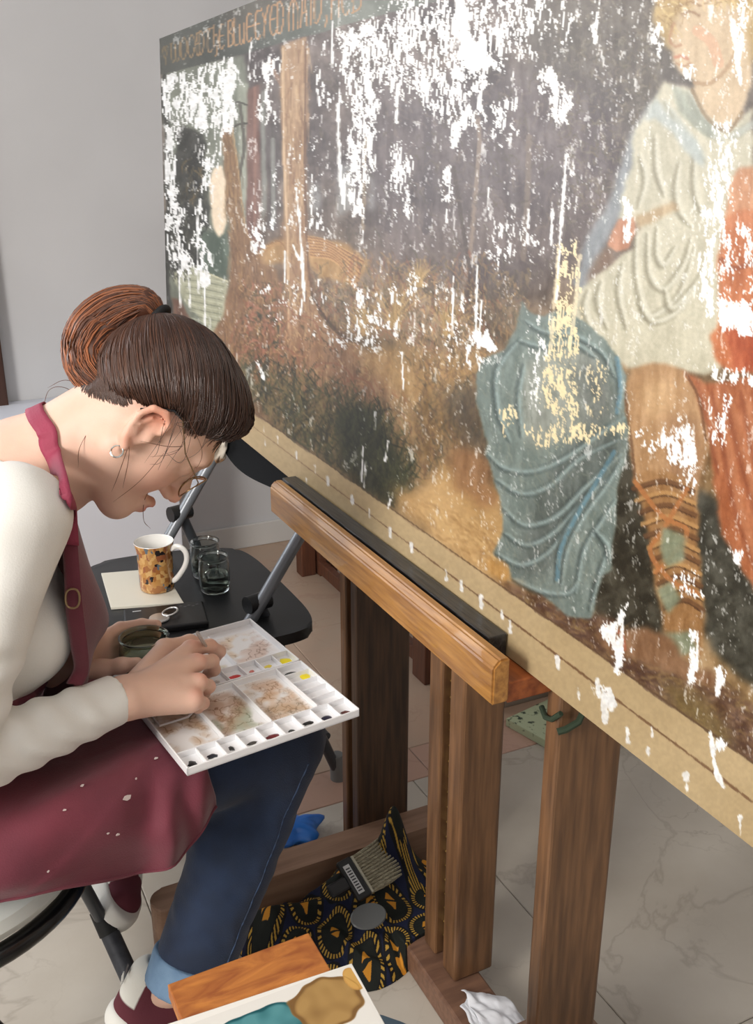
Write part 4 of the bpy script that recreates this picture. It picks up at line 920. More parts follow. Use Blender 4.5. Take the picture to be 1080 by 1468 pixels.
dab(.222, .146, .012, .006, (36,42,40), hl); dab(.236, .128, .008, .008, (244,226,40), hl); dab(.222, .045, .010, .002, (110,84,70), hl); dab(.232, .006, .008, .002, (150,110,84), hl)
# ------------------------------------------------------------------ patterned cloth bag heaped on the floor behind the mast
FP = [(.372,1.335),(.385,1.26),(.465,1.185),(.535,1.135),(.588,1.135),(.640,1.158),(.745,1.166),(.80,1.19),(.835,1.25),(.80,1.325),(.72,1.349),(.55,1.350),(.42,1.349)]
fp = np.array([(q.x, q.y) for q in chaikin([(a, b, 0) for a, b in FP], 2)])
nx, ny = 560, 420; gx, gy = np.meshgrid(np.linspace(.36,.845,nx), np.linspace(1.12,1.353,ny), indexing='ij')
d = np.full(gx.shape, 1e9); ins = np.zeros(gx.shape, bool)
for i in range(len(fp)):
    (x1, y1), (x2, y2) = fp[i], fp[(i+1) % len(fp)]
    L2 = (x2-x1)**2+(y2-y1)**2; t = np.clip(((gx-x1)*(x2-x1)+(gy-y1)*(y2-y1))/L2, 0, 1); d = np.minimum(d, np.hypot(gx-x1-t*(x2-x1), gy-y1-t*(y2-y1)))
    if y1 != y2: ins ^= ((y1 > gy) != (y2 > gy)) & (gx < (x2-x1)*(gy-y1)/(y2-y1)+x1)
d = np.where(ins, d, -d)
def nz2(s, k):
    a = np.array([[mnoise.fractal(Vector((x*s, y*s, k)), 1, 2, 3) for y in gy[0, ::7]] for x in gx[::7, 0]]); return up(a, gx.shape[0], gx.shape[1])
h = (.030+.055*np.clip((gy-1.14)/.18, 0, 1))*np.clip(d/.05, 0, 1)**.5
fold = nz2(9, 2.0); h = h*(1+.35*fold)+.010*np.clip(d/.03, 0, 1)*np.sin((gx*.7+gy*1.2)*95+fold*6)*.5
h += .135*np.exp(-(((gx-.675)/.030)**2+((gy-1.312)/.030)**2))+.05*np.exp(-(((gx-.60)/.06)**2+((gy-1.31)/.05)**2))
h -= .02*np.exp(-(((gx-.70)/.05)**2+((gy-1.2)/.05)**2))
h = np.where(d > 0, np.maximum(h, .004), 0)
over = (gx > .612) & (gx < .705); h = np.where(over & (d > 0), np.maximum(h, .0535), h)
h = blur(h.astype(np.float32), 2)
# cloth coordinates follow the slope a little so the print wraps over the heap
cu = gx+h*.2*np.sign(gx-.6)+fold*.004; cv = gy-h*.35+fold*.004
cw = .068; cc_ = np.tile(np.array([17,17,22.]), gx.shape+(1,))
iu = np.floor(cu/cw); iv_ = np.floor(cv/cw); 
row = np.floor(cv/(cw*.87)); uu = cu/cw+.5*(row % 2); fu = (uu-np.floor(uu)-.5)*cw; fv = (cv/(cw*.87)-row-.5)*cw*.87
r_ = np.hypot(fu, fv); an = np.arctan2(fv, fu)
navy = r_ > cw*.50; cc_[navy] = (24,30,58)
ring = (np.abs(r_-cw*.40) < cw*.045) & (np.cos(an*34) > .1); cc_[ring] = (188,150,62)
inner = r_ < cw*.33; cc_[inner] = (26,30,26)
tri = (np.abs(fv) < cw*.19) & (np.abs(fv) > cw*.03) & (np.abs(fu) < np.where(fv > 0, (cw*.20-fv), (cw*.20+fv))*.62+.001); cc_[tri] = (206,140,44)
Pb = np.stack([gx, gy, h+.0005], -1)
keep = d > -.004; idx = np.arange(nx*ny).reshape(nx, ny)
q = np.stack([idx[:-1,:-1], idx[1:,:-1], idx[1:,1:], idx[:-1,1:]], -1).reshape(-1,4); kq = keep.ravel()[q].all(1); q = q[kq]
used, inv = np.unique(q, return_inverse=True); q = inv.reshape(-1,4)
me = raw_mesh('cloth_bag', Pb.reshape(-1,3)[used], q, s2l(cc_).reshape(-1,3)[used])
o = link('cloth_bag', me, vmat('wax_print_cotton', .75, .3, bump=.3, bscale=700)); tag(o, 'black cloth bag with yellow ring print heaped on the floor by the mast', 'bag')
def hz(x, y): return float(h[int(np.clip((x-.36)/.485*(nx-1), 0, nx-1)), int(np.clip((y-1.12)/.233*(ny-1), 0, ny-1))])
# wide flat dusting brush lying on the bag
br = empty('flat_brush', (.585,1.255,.12), label='wide flat brush with pale bristles and white sticker, lying on the patterned bag', cat='brush')
BM = Matrix.Translation((.580,1.260,.124)) @ Matrix.Rotation(math.radians(8),4,'Z') @ Matrix.Rotation(math.radians(-6),4,'Y') @ Matrix.Rotation(math.radians(28),4,'X')
MB().box((-.024,-.038,-.006), (.004,.038,.006), BM, bevel=.003).build('handle', blk, br)
MB().box((-.060,-.012,-.005), (-.022,.012,.005), BM, bevel=.004).build('grip', blk, br)
MB().box((.004,-.036,-.0055), (.009,.036,.0055), BM, bevel=.001).build('ferrule', mat('cream_ferrule', (176,170,150), .5), br)
MB().box((-.018,-.028,.0061), (-.006,.026,.0064), BM).build('sticker', mat('white_sticker', (200,200,200), .5), br)
for k in range(9): MB().box((-.016,-.024+k*.0052,.0065), (-.008,-.0215+k*.0052,.0066), BM).build('printed_line', mat('dark_print', (60,60,64), .6), br)
brm = mat('bristle_hair', (176,168,142), .7, (92,84,66), 40, (2,30,30), bump=.4)
rr = random.Random(4)
for k in range(13):
    y = -.033+k*.0055; tip = .072+.006*math.sin(k*.5)
    pts = [BM @ Vector(p) for p in ((.008,y,0),(.028,y*1.02,.001),(.050,y*1.05+.002,-.001),(tip,y*1.12+.006,-.006))]
    MB().tube(pts, [.0028,.0036,.0033,.0016], 8, flat=1.4).build('bristle_tuft', brm, br, smooth=True)
# ground-out grey oval lid beside the brush
o = MB().lathe([(0,0),(.026,0),(.028,.002),(.026,.004),(0,.0045)], 40, Matrix.Translation((.566,1.192,.098)) @ Matrix.Rotation(math.radians(22),4,'X') @ Matrix.Diagonal((1.15,.8,1,1))).build('oval_lid', mat('grey_plastic', (92,94,94), .4), smooth=True); tag(o, 'small grey oval lid lying on the patterned bag below the flat brush', 'lid')
# crumpled papers at the foot of the mast
def crumple(name, quad, z, amp, m, lab, cat, seed, n=36, lift=0):
    A, B, C_, D_ = [np.array(p, float) for p in quad]; P = np.zeros((n, n, 3))
    for i in range(n):
        for j in range(n):
            u, v = i/(n-1), j/(n-1); p = A*(1-u)*(1-v)+B*u*(1-v)+C_*u*v+D_*(1-u)*v
            f = abs(mnoise.noise(Vector((u*3.1, v*3.1, seed))))+.4*abs(mnoise.noise(Vector((u*8, v*8, seed+5))))
            P[i, j] = (p[0]+.004*mnoise.noise(Vector((u*4, v*4, seed+9))), p[1]+.004*mnoise.noise(Vector((u*4, v*4, seed+19))), max(z+amp*f-max(0, p[0]-.706)*1.5, .004))
    me = grid_mesh(name, P); o = link(name, me, m); s = o.modifiers.new('solid', 'SOLIDIFY'); s.thickness = .0006; tag(o, lab, cat); return o
wp = mat('white_paper', (232,233,238), .7)
crumple('paper_sheet', [(.652,1.030),(.735,.965),(.735,.86),(.640,.93)], .0500, .012, wp, 'crumpled white paper sheet lying over the easel base board', 'paper', 2.0)
crumple('paper_sheet', [(.635,1.004),(.66,1.012),(.655,.90),(.632,.91)], .0496, .004, wp, 'narrow folded white paper peeking out left of the crumpled sheet', 'paper', 7.0)
# blue glove on the floor behind the side foot
bl = mat('blue_nitrile', (38,116,206), .35, (30,98,188), 20, bump=.2)
P = np.zeros((48, 20, 3))
for i in range(48):
    a = i/48*2*math.pi
    for j in range(20):
        ph = math.pi*j/19; r = math.sin(ph)*(1+.35*mnoise.noise(Vector((math.cos(a)*2, math.sin(a)*2, ph*1.5)))+.1*math.sin(4*a))
        P[i, j] = (.575+.050*r*math.cos(a), 1.548+.042*r*math.sin(a), .022-.0215*math.cos(ph))
o = link('rubber_glove', grid_mesh('rubber_glove', P, close_u=True), bl); tag(o, 'crumpled blue rubber glove on the floor behind the easel foot', 'glove')
# green speckled terrazzo slab
tz = mat('green_terrazzo', (176,184,150), .55, (50,62,48), 55, lo=.56, hi=.64, bump=.05)
o = MB().prism([(1.185,1.715),(1.385,1.757),(1.43,1.56),(1.245,1.475)], .0004, .022, bevel=.002).build('terrazzo_slab', tz); tag(o, 'green speckled terrazzo slab on the floor behind the right upright', 'slab')
# spare easel standing far back
fe = empty('spare_easel', (1.12,2.5,0), label='second brown wooden easel far back, only its feet showing under the rail', cat='easel')
rw = mat('red_brown_wood', (104,62,42), .5, (80,48,34), 8, (14,14,1))
for a, b, n in (((1.075,2.76,0),(1.125,2.81,.13),'foot_block'), ((1.13,2.74,0),(1.155,2.78,1.0),'upright'), ((1.165,2.73,0),(1.19,2.77,1.0),'upright'), ((1.100,1.97,0),(1.15,2.04,.20),'foot_block'), ((1.112,1.99,.20),(1.14,2.02,.9),'upright'), ((1.12,2.045,.02),(1.145,2.73,.06),'base_rail')):
    MB().box(a, b, bevel=.003).build(n, rw, fe)
# ------------------------------------------------------------------ implicit-surface sculpting
class SDF:
    def __init__(s, lo, hi, h):
        s.lo = np.array(lo, float); s.h = h; s.n = np.ceil((np.array(hi)-s.lo)/h).astype(int)+1
        s.ax = [s.lo[i]+h*np.arange(s.n[i]) for i in range(3)]; s.D = np.full(s.n, .06, np.float32)
    def box(s, lo, hi, pad):
        sl = []
        for i in range(3):
            a = int(np.clip(np.floor((lo[i]-pad-s.lo[i])/s.h), 0, s.n[i])); b = int(np.clip(np.ceil((hi[i]+pad-s.lo[i])/s.h)+1, 0, s.n[i])); sl.append(slice(a, b))
        return tuple(sl)
    def g(s, sl): return np.meshgrid(*[s.ax[i][sl[i]] for i in range(3)], indexing='ij', sparse=True)
    def comb(s, sl, d, k, sub=False):
        if d.size == 0: return s
        a = s.D[sl]; d = d.astype(np.float32)
        if sub:
            d = -d
            if k > 0: hh = np.clip(.5-.5*(a-d)/k, 0, 1); s.D[sl] = a*(1-hh)+d*hh+k*hh*(1-hh)
            else: s.D[sl] = np.maximum(a, d)
        elif k > 0: hh = np.clip(.5+.5*(a-d)/k, 0, 1); s.D[sl] = a*(1-hh)+d*hh-k*hh*(1-hh)
        else: s.D[sl] = np.minimum(a, d)
        return s
    def cone(s, a, b, ra, rb, k=.01, sub=False, fn=None, sq=None):
        """tapered capsule; sq=(axis, factor) squashes it across an axis"""
        a = np.array(a, float); b = np.array(b, float); r = max(ra, rb); sl = s.box(np.minimum(a, b)-r, np.maximum(a, b)+r, k+.012)
        X, Y, Z = s.g(sl); ba = b-a; L = ba @ ba+1e-12
        px, py, pz = X-a[0], Y-a[1], Z-a[2]; t = np.clip((px*ba[0]+py*ba[1]+pz*ba[2])/L, 0, 1)
        qx, qy, qz = px-t*ba[0], py-t*ba[1], pz-t*ba[2]; d2 = qx*qx+qy*qy+qz*qz
        if sq is not None:
            n = np.array(sq[0], float); n /= np.linalg.norm(n); c = qx*n[0]+qy*n[1]+qz*n[2]; d2 = d2+c*c*(sq[1]**2-1)
        d = np.sqrt(d2)-(ra+(rb-ra)*t)
        if fn is not None: d = d+fn(t, X, Y, Z, qx, qy, qz)
        return s.comb(sl, d, k, sub)
    def chain(s, pts, rs, k=.008, **kw):
        for i in range(len(pts)-1): s.cone(pts[i], pts[i+1], rs[i], rs[i+1], k if i else kw.get('k0', k))
        return s
    def ell(s, c, r, R=None, k=.01, sub=False):
        c = np.array(c, float); r = np.array(r, float); m = r.max(); sl = s.box(c-m, c+m, k+.012); X, Y, Z = s.g(sl)
        p = [X-c[0], Y-c[1], Z-c[2]]
        if R is not None: R = np.array(R); p = [p[0]*R[i][0]+p[1]*R[i][1]+p[2]*R[i][2] for i in range(3)]
        k0 = np.sqrt(sum((p[i]/r[i])**2 for i in range(3))); k1 = np.sqrt(sum((p[i]/r[i]**2)**2 for i in range(3)))+1e-9
        return s.comb(sl, k0*(k0-1)/k1, k, sub)
    def plane(s, pt, n, k=.0):
        """keep only the side of the plane opposite to n"""
        n = np.array(n, float); n /= np.linalg.norm(n); X, Y, Z = s.g((slice(None),)*3)
        d = (X-pt[0])*n[0]+(Y-pt[1])*n[1]+(Z-pt[2])*n[2]
        s.comb((slice(None),)*3, -d, k, True); return s
    def noise(s, amp, sc, seed=0, asp=(1,1,1)):
        r_ = np.random.default_rng(seed); X, Y, Z = s.g((slice(None),)*3); out = 0
        for i in range(7):
            v = r_.normal(size=3)*np.array(asp)*sc; out = out+np.sin(X*v[0]+Y*v[1]+Z*v[2]+r_.random()*6.28)
        s.D += (amp*out/3).astype(np.float32); return s
    def mesh(s, name):
        D = s.D.copy(); D[0] = D[-1] = .05; D[:, 0] = D[:, -1] = .05; D[:, :, 0] = D[:, :, -1] = .05
        n = D.shape; S = D < 0
        c = np.zeros(tuple(x-1 for x in n), np.int8)
        for dx in (0,1):
            for dy in (0,1):
                for dz in (0,1): c += S[dx:n[0]-1+dx, dy:n[1]-1+dy, dz:n[2]-1+dz]
        act = (c > 0) & (c < 8); ids = np.full(act.shape, -1, np.int64); I = np.argwhere(act); ids[tuple(I.T)] = np.arange(len(I))
        acc = np.zeros((len(I), 3)); cnt = np.zeros(len(I))
        offs = [(a, b, c_) for a in (0,1) for b in (0,1) for c_ in (0,1)]
        val = {o: D[I[:,0]+o[0], I[:,1]+o[1], I[:,2]+o[2]] for o in offs}
        for o in offs:
            for ax in range(3):
                if o[ax]: continue
                o2 = list(o); o2[ax] = 1; o2 = tuple(o2); a, b = val[o], val[o2]; m = (a < 0) != (b < 0)
                t = np.where(m, a/(a-b+1e-20), 0); p = np.array(o, float)[None].repeat(len(I), 0); p[:, ax] = t
                acc[m] += p[m]; cnt[m] += 1
        V = s.lo+(I+acc/cnt[:, None])*s.h; Q = []
        for ax in range(3):
            b, c_ = [(1,2),(2,0),(0,1)][ax]
            lo = [slice(1, n[i]-1) for i in range(3)]; lo[ax] = slice(0, n[ax]-1); hi = list(lo); hi[ax] = slice(1, n[ax])
            a0 = S[tuple(lo)]; a1 = S[tuple(hi)]; E_i = np.argwhere(a0 != a1); fl = a0[tuple(E_i.T)]
            E0 = E_i.copy()
            for i in range(3):
                if i != ax: E0[:, i] += 1
            def gi(db, dc):
                q = E0.copy(); q[:, b] -= db; q[:, c_] -= dc; return ids[tuple(q.T)]
            q = np.stack([gi(1,1), gi(0,1), gi(0,0), gi(1,0)], -1); q[~fl] = q[~fl][:, ::-1]; Q.append(q)
        Q = np.vstack(Q); return V, Q[(Q >= 0).all(1)]
    def at(s, P):
        q = (np.asarray(P)-s.lo)/s.h; i = np.clip(np.floor(q).astype(int), 0, s.n-2); f = np.clip(q-i, 0, 1); out = 0
        for dx in (0,1):
            for dy in (0,1):
                for dz in (0,1):
                    w_ = (f[...,0] if dx else 1-f[...,0])*(f[...,1] if dy else 1-f[...,1])*(f[...,2] if dz else 1-f[...,2])
                    out = out+w_*s.D[i[...,0]+dx, i[...,1]+dy, i[...,2]+dz]
        return out
def relax(V, Q, it=2, f=.5):
    n = len(V)
    for _ in range(it):
        S = np.zeros_like(V); c = np.zeros(n)
        for a, b in ((0,1),(1,2),(2,3),(3,0)):
            np.add.at(S, Q[:,a], V[Q[:,b]]); np.add.at(c, Q[:,a], 1); np.add.at(S, Q[:,b], V[Q[:,a]]); np.add.at(c, Q[:,b], 1)
        V = V*(1-f)+S/np.maximum(c, 1)[:, None]*f
    return V
def sculpt(name, sd, m, parent, it=2, cols=None):
    V, Q = sd.mesh(name); V = relax(V, Q, it); me = raw_mesh(name, V, Q, None if cols is None else cols(V))
    return link(name, me, m, parent)
# view-aligned reference directions used only to measure the sitter's pose
_fw = np.array([math.sin(YAW)*math.cos(PITCH), math.cos(YAW)*math.cos(PITCH), -math.sin(PITCH)]); _rt = np.array([math.cos(YAW), -math.sin(YAW), 0]); _up = np.cross(_rt, _fw)
def dp(u, v, d): return np.array([0,0,CAM_H])+(_fw+_rt*(u-540)/FPX+_up*(734-v)/FPX)*d
def atz(u, v, z): r = _fw+_rt*(u-540)/FPX+_up*(734-v)/FPX; return np.array([0,0,CAM_H])+r*((z-CAM_H)/r[2])
A = np.array
woman = empty('person', (-.06,1.19,0), label='seated woman in white top and burgundy apron, bending over a palette with a brush', cat='person')
# ---- head frame: F where the face looks, U towards the crown, Rr her right
HC = A([.296,1.174,1.019]); w_ = HC-A([0,0,CAM_H]); w_ /= np.linalg.norm(w_); a_ = _rt-w_*(_rt @ w_); a_ /= np.linalg.norm(a_); b_ = np.cross(a_, w_)
U_ = .857*a_+.515*b_; F0 = .515*a_-.857*b_; ph = math.radians(9); F_ = F0*math.cos(ph)+w_*math.sin(ph); Rr = np.cross(F_, U_)
if Rr @ w_ > 0: Rr = -Rr
def hd(f, u, r=0): return HC+F_*f+U_*u+Rr*r
HR = [F_, U_, Rr]
NB = A([.130,1.232,.950]); SR = A([.086,1.072,.930]); SL = A([.120,1.392,.905]); PEL = A([-.06,1.18,.565])
def torso(sd, o=0., low=True):
    sp = (NB-PEL)/np.linalg.norm(NB-PEL); lat = (SL-SR)/np.linalg.norm(SL-SR); fr = np.cross(lat, sp); fr = fr if fr[0] > 0 else -fr
    R = [lat, fr, sp/1.0]
    sd.ell(PEL+sp*.235+fr*-.012, (.148+o,.094+o,.150+o), R, k=.03)
    for s_, S in ((-1,SR),(1,SL)):
        sd.cone(NB-sp*.055-fr*.01, S, .052+o, .050+o, k=.04)
        sd.ell(PEL+sp*.235+fr*.062+lat*s_*.062, (.060+o,.048+o,.060+o), R, k=.03)
    sd.cone(NB-sp*.16-fr*.052, NB-sp*.03-fr*.028, .06+o, .042+o, k=.05)
    if low: sd.ell(PEL+sp*.10, (.122+o,.092+o,.13+o), R, k=.05); sd.ell(PEL+A([.0,0,.0]), (.150+o,.105+o,.100+o), R, k=.05)
    return sp, lat, fr
# ---- head, neck and shoulders
hs = SDF((-.10,.98,.80), (.44,1.48,1.125), .003)
sp0, _, _ = torso(hs, -.007, low=False)
hs.cone(hd(-.022,-.055), NB+A([-.004,0,-.012]), .050, .056, k=.03); hs.cone(NB+A([-.01,.02,-.018]), PEL+sp0*.32+A([-.05,.05,0]), .052, .05, k=.04)
hs.cone(hd(.000,-.075), NB+A([.030,0,-.03]), .040, .045, k=.025)
H = lambda c, r, k=.012, sub=False: hs.ell(hd(*c), r, HR, k=k, sub=sub)
H((-.004,-.008,0), (.086,.078,.070), .03); H((.034,-.060,0), (.052,.070,.054), .03)
for s_ in (-1, 1):
    hs.cone(hd(.006,-.088,.046*s_), hd(.070,-.124,.012*s_), .020, .018, k=.028)
    H((.048,-.066,.034*s_), (.028,.030,.026), .02)
    hs.cone(hd(.076,-.012,.034*s_), hd(.083,-.010,.006*s_), .0095, .0095, k=.014)
H((.074,-.132,0), (.016,.015,.017), .015)
for s_ in (-1, 1):
    H((.098,-.034,.030*s_), (.020,.013,.017), .012, True); H((.070,-.035,.030*s_), (.0145,.0125,.0150), .006)
hs.cone(hd(.082,-.028), hd(.105,-.066), .0085, .0092, k=.012)
for s_ in (-1, 1): H((.094,-.071,.0105*s_), (.0095,.0075,.0068), .006)
for s_ in (-1, 1): H((.096,-.080,.0065*s_), (.004,.003,.003), .002, True)
hs.cone(hd(.088,-.098,-.017), hd(.0955,-.0955,0), .0042, .0062, k=.007); hs.cone(hd(.0955,-.0955,0), hd(.088,-.098,.017), .0062, .0042, k=.007)
hs.cone(hd(.086,-.107,-.014), hd(.0935,-.1075,0), .0045, .0070, k=.006); hs.cone(hd(.0935,-.1075,0), hd(.086,-.107,.014), .0070, .0045, k=.006)
hs.cone(hd(.094,-.1015,-.020), hd(.101,-.1015,0), .0016, .0022, k=.003, sub=True); hs.cone(hd(.101,-.1015,0), hd(.094,-.1015,.020), .0022, .0016, k=.003, sub=True)
# ears
for s_ in (-1, 1):
    e = lambda f, u, r: hd(f, u, s_*(.0685+r))+F_*-.014+U_*-.006+F_*0
    hs.ell(e(.014,-.044,.003), (.016,.029,.007), HR, k=.008)
    rim = [e(.030,-.030,.006), e(.026,-.016,.010), e(.012,-.012,.013), e(-.001,-.020,.014), e(-.004,-.036,.013), e(.002,-.052,.011), e(.012,-.066,.009), e(.020,-.072,.008)]
    hs.chain(rim, [.0035,.004,.0045,.0045,.0042,.004,.005,.0058], k=.003)
    hs.ell(e(.016,-.042,.014), (.009,.017,.008), HR, k=.004, sub=True)
    hs.chain([e(.008,-.028,.009), e(.006,-.044,.010), e(.014,-.056,.009)], [.003,.0032,.003], k=.003)
    hs.ell(e(.029,-.045,.006), (.004,.006,.004), HR, k=.004)
hv, hq = hs.mesh('h'); hv = relax(hv, hq, 2, .5)
# ---- hands
WR = A([.184,1.108,.662]); ER = A([-.028,1.015,.675])
rs_ = SDF((.10,1.03,.596), (.40,1.29,.71), .0019)
mcp = [atz(274,930,.664), atz(283,950,.662), atz(285,978,.654), atz(278,1003,.644)]
rs_.cone(WR+(ER-WR)*.35, WR, .030, .0265, k=.01, sq=((0,0,1),1.2)); 
for i, q in enumerate(mcp):
    off = A([0,1,0])*(-.012*(i-1.5))
    rs_.cone(WR-off*.6+A([.006,0,-.002]), q-(q-WR)*.02, .0205-.001*i, .0120-.0006*i, k=.016)
    rs_.ell(q+A([0,0,.001]), (.0108,.0108,.0102), k=.006)
rs_.cone(WR+A([.03,.0,-.010]), mcp[2]+A([-.02,-.01,-.018]), .018, .015, k=.02)
fing = [([mcp[0], atz(301,926,.652), atz(315,934,.634), atz(310,944,.617)], (.0110,.0095,.0085,.0068)),
        ([mcp[1], atz(304,948,.644), atz(307,960,.624), atz(297,966,.612)], (.0110,.0095,.0086,.0072)),
        ([mcp[2], atz(299,984,.634), atz(292,994,.616), atz(279,992,.612)], (.0105,.0090,.0084,.0070)),
        ([mcp[3], atz(291,1008,.626), atz(284,1014,.613), atz(272,1010,.611)], (.0098,.0082,.0076,.0064))]
for p, r in fing: rs_.chain(p, r, k=.0045)
thumb = [WR+A([.020,.022,-.004]), atz(236,930,.650), atz(272,921,.642), atz(303,930,.624)]
rs_.chain(thumb, (.018,.0130,.0105,.0082), k=.008)
rs_.ell(atz(311,941,.6235)+A([.002,.001,.004]), (.0048,.0048,.0018), k=.0008)
rv_, rq = rs_.mesh('r'); rv_ = relax(rv_, rq, 1, .5)
JC = A([.250,1.262,.6045]); JH = .058; JR = .036
ls_ = SDF((.08,1.20,.585), (.36,1.36,.70), .0019)
WL = A([.130,1.270,.638]); EL = A([-.02,1.42,.66])
def jp(ang, r, z): a = math.radians(ang); return JC+A([r*math.cos(a), r*math.sin(a), z-JC[2]])
ls_.cone(WL+(EL-WL)*.3, WL, .028, .0245, k=.01, sq=((0,0,1),.9))
for i in range(4):
    z = .615+.0145*i; m_ = jp(158, .060, z)
    ls_.cone(WL+A([.005,0,-.012+.009*i]), m_, .019, .0115, k=.016)
    ls_.chain([m_, jp(118,.0500,z+.001), jp(80,.0462,z), jp(52-4*(i == 0),.0452,z)], (.0108,.0092,.0082,.0068), k=.004)
ls_.chain([WL+A([.015,-.015,0]), jp(196,.066,.634), jp(218,.050,.640), jp(244,.0460,.645)], (.017,.0125,.0102,.0078), k=.008)
lv_, lq = ls_.mesh('l'); lv_ = relax(lv_, lq, 1, .5)
# ---- the rest of the body under the clothes
HE = atz(152,1462,.115); TD = A([.84,-.30,-.46]); TD /= np.linalg.norm(TD); UD = A([.42,.02,.90]); UD -= TD*(UD @ TD); UD /= np.linalg.norm(UD)
T2 = A([-.08,-.95,-.34]); T2 /= np.linalg.norm(T2); U2 = A([.75,-.22,.60]); U2 -= T2*(U2 @ T2); U2 /= np.linalg.norm(U2); H2 = atz(160,1332,.085)-T2*.262
HRr = A([-.045,1.085,.545]); KR = A([.405,1.168,.505]); AR = atz(272,1398,.19)
HLl = A([-.045,1.275,.545]); KL = A([.300,1.385,.500]); AL = H2+T2*.05+U2*.075+A([.012,-.02,.07])
bs = SDF((-.26,.93,.03), (.50,1.60,1.00), .007)
torso(bs, -.014)
for a, b, c, d in ((SR,ER,.042,.036),(ER,WR,.034,.024),(SL,EL,.042,.036),(EL,WL,.034,.022)): bs.cone(a, b, c, d, k=.01)
for hp_, kn, an in ((HRr,KR,AR),(HLl,KL,AL)):
    bs.cone(hp_-A([0,0,.02]), kn, .056, .044, k=.02); bs.cone(kn, an+(kn-an)*.25, .048, .045, k=.01); bs.cone(an+(kn-an)*.25, an, .045, .033, k=.01)
bs.cone(AR, HE+TD*.055+UD*.075, .033, .034, k=.01); bs.cone(AL, H2+T2*.055+U2*.075, .033, .034, k=.01)
bv, bq = bs.mesh('b'); bv = relax(bv, bq, 1, .5)
allV = np.vstack([hv, rv_, lv_, bv]); n0, n1_, n2_ = len(hv), len(rv_), len(lv_)
allQ = np.vstack([hq, rq+n0, lq+n0+n1_, bq+n0+n1_+n2_])
skin = A([218,180,160.]); cc_ = np.tile(skin, (len(allV), 1))
def blotch(P, c, r, col, a, V=allV):
    d = np.linalg.norm(V-c, axis=1)/r; m = (np.exp(-d*d)*a)[:, None]; cc_[:] = cc_*(1-m)+A(col, float)*m
blotch(allV, hd(.098,-.102,0), .011, (186,92,84), .85); blotch(allV, hd(.105,-.070), .016, (214,140,118), .5)
for s_ in (-1, 1):
    blotch(allV, hd(.062,-.070,.040*s_), .026, (222,146,124), .45); blotch(allV, hd(-.004,-.028,.082*s_), .020, (214,128,100), .6); blotch(allV, hd(-.002,-.072,.078*s_), .012, (214,136,112), .5)
    for k in range(7): blotch(allV, hd(.087+.001*(3-abs(k-3)),-.006+.0008*(k-3),(.018+.005*k)*s_), .0042, (96,64,46), .8)
    for k in range(6): blotch(allV, hd(.0835,-.043,(.020+.0042*k)*s_), .0026, (52,36,30), .8)
for q in mcp: blotch(allV, q+A([.003,0,.006]), .010, (222,142,122), .6)
for p, r in fing: blotch(allV, p[-1], .012, (220,140,118), .6); blotch(allV, p[1], .010, (218,146,124), .5)
me = raw_mesh('body', allV, allQ, s2l(cc_)); link('body', me, vmat('skin', .5, .4, sss=.12, bump=.08, bscale=400, grain=.05, gscale=60), woman)
# finger nail of the index
# ---- white long-sleeved top
sh_ = SDF((-.26,.93,.55), (.34,1.54,1.02), .0042)
sp, lat, fr = torso(sh_, .0)
def wr_fold(amp, f0, f1, freq):
    def fn(t, X, Y, Z, qx, qy, qz):
        w = np.clip((t-f0)/.08, 0, 1)*np.clip((f1-t)/.12, 0, 1)
        return amp*w*np.sin(t*freq+6*np.sin(qx*40+qz*30)+qy*30)
    return fn
sh_.cone(SR, ER, .056, .045, k=.03, fn=wr_fold(.0028,.45,1.0,34)); sh_.cone(SL, EL, .056, .045, k=.03)
sh_.cone(ER, WR+(WR-ER)*.10, .044, .0295, k=.018, fn=wr_fold(.0023,.05,.80,38), sq=((0,0,1),1.0)); sh_.cone(EL, WL+(EL-WL)*.22, .042, .030, k=.02)
sh_.noise(.0012, 45, 3)
sh_.cone(ER+(WR-ER)*.93, WR+(WR-ER)*.03, .0305, .0300, k=.004)
fa = (WR-ER)/np.linalg.norm(WR-ER)
X, Y, Z = sh_.g((slice(None),)*3); ct = (X-WR[0])*fa[0]+(Y-WR[1])*fa[1]+(Z-WR[2])*fa[2]
near_w = (X > .12) & (Y < 1.2); sh_.D = np.where(near_w & (ct > -.006), np.maximum(sh_.D, ct+.006), sh_.D).astype(np.float32)
nc = NB+sp*.030+fr*.015
sh_.ell(nc, (.128,.092,.062), [lat, fr, sp], k=.006, sub=True); sh_.ell(nc+lat*.075-fr*.03, (.125,.11,.070), [lat, fr, sp], k=.006, sub=True)
X, Y, Z = sh_.g((slice(None),)*3)
topc = sculpt('long_sleeved_top', sh_, mat('white_jersey', (222,220,214), .8, (228,227,222), 12, bump=.12, bscale=500, sheen=.2), woman, 2); tag(topc, 'white long-sleeved jersey top')
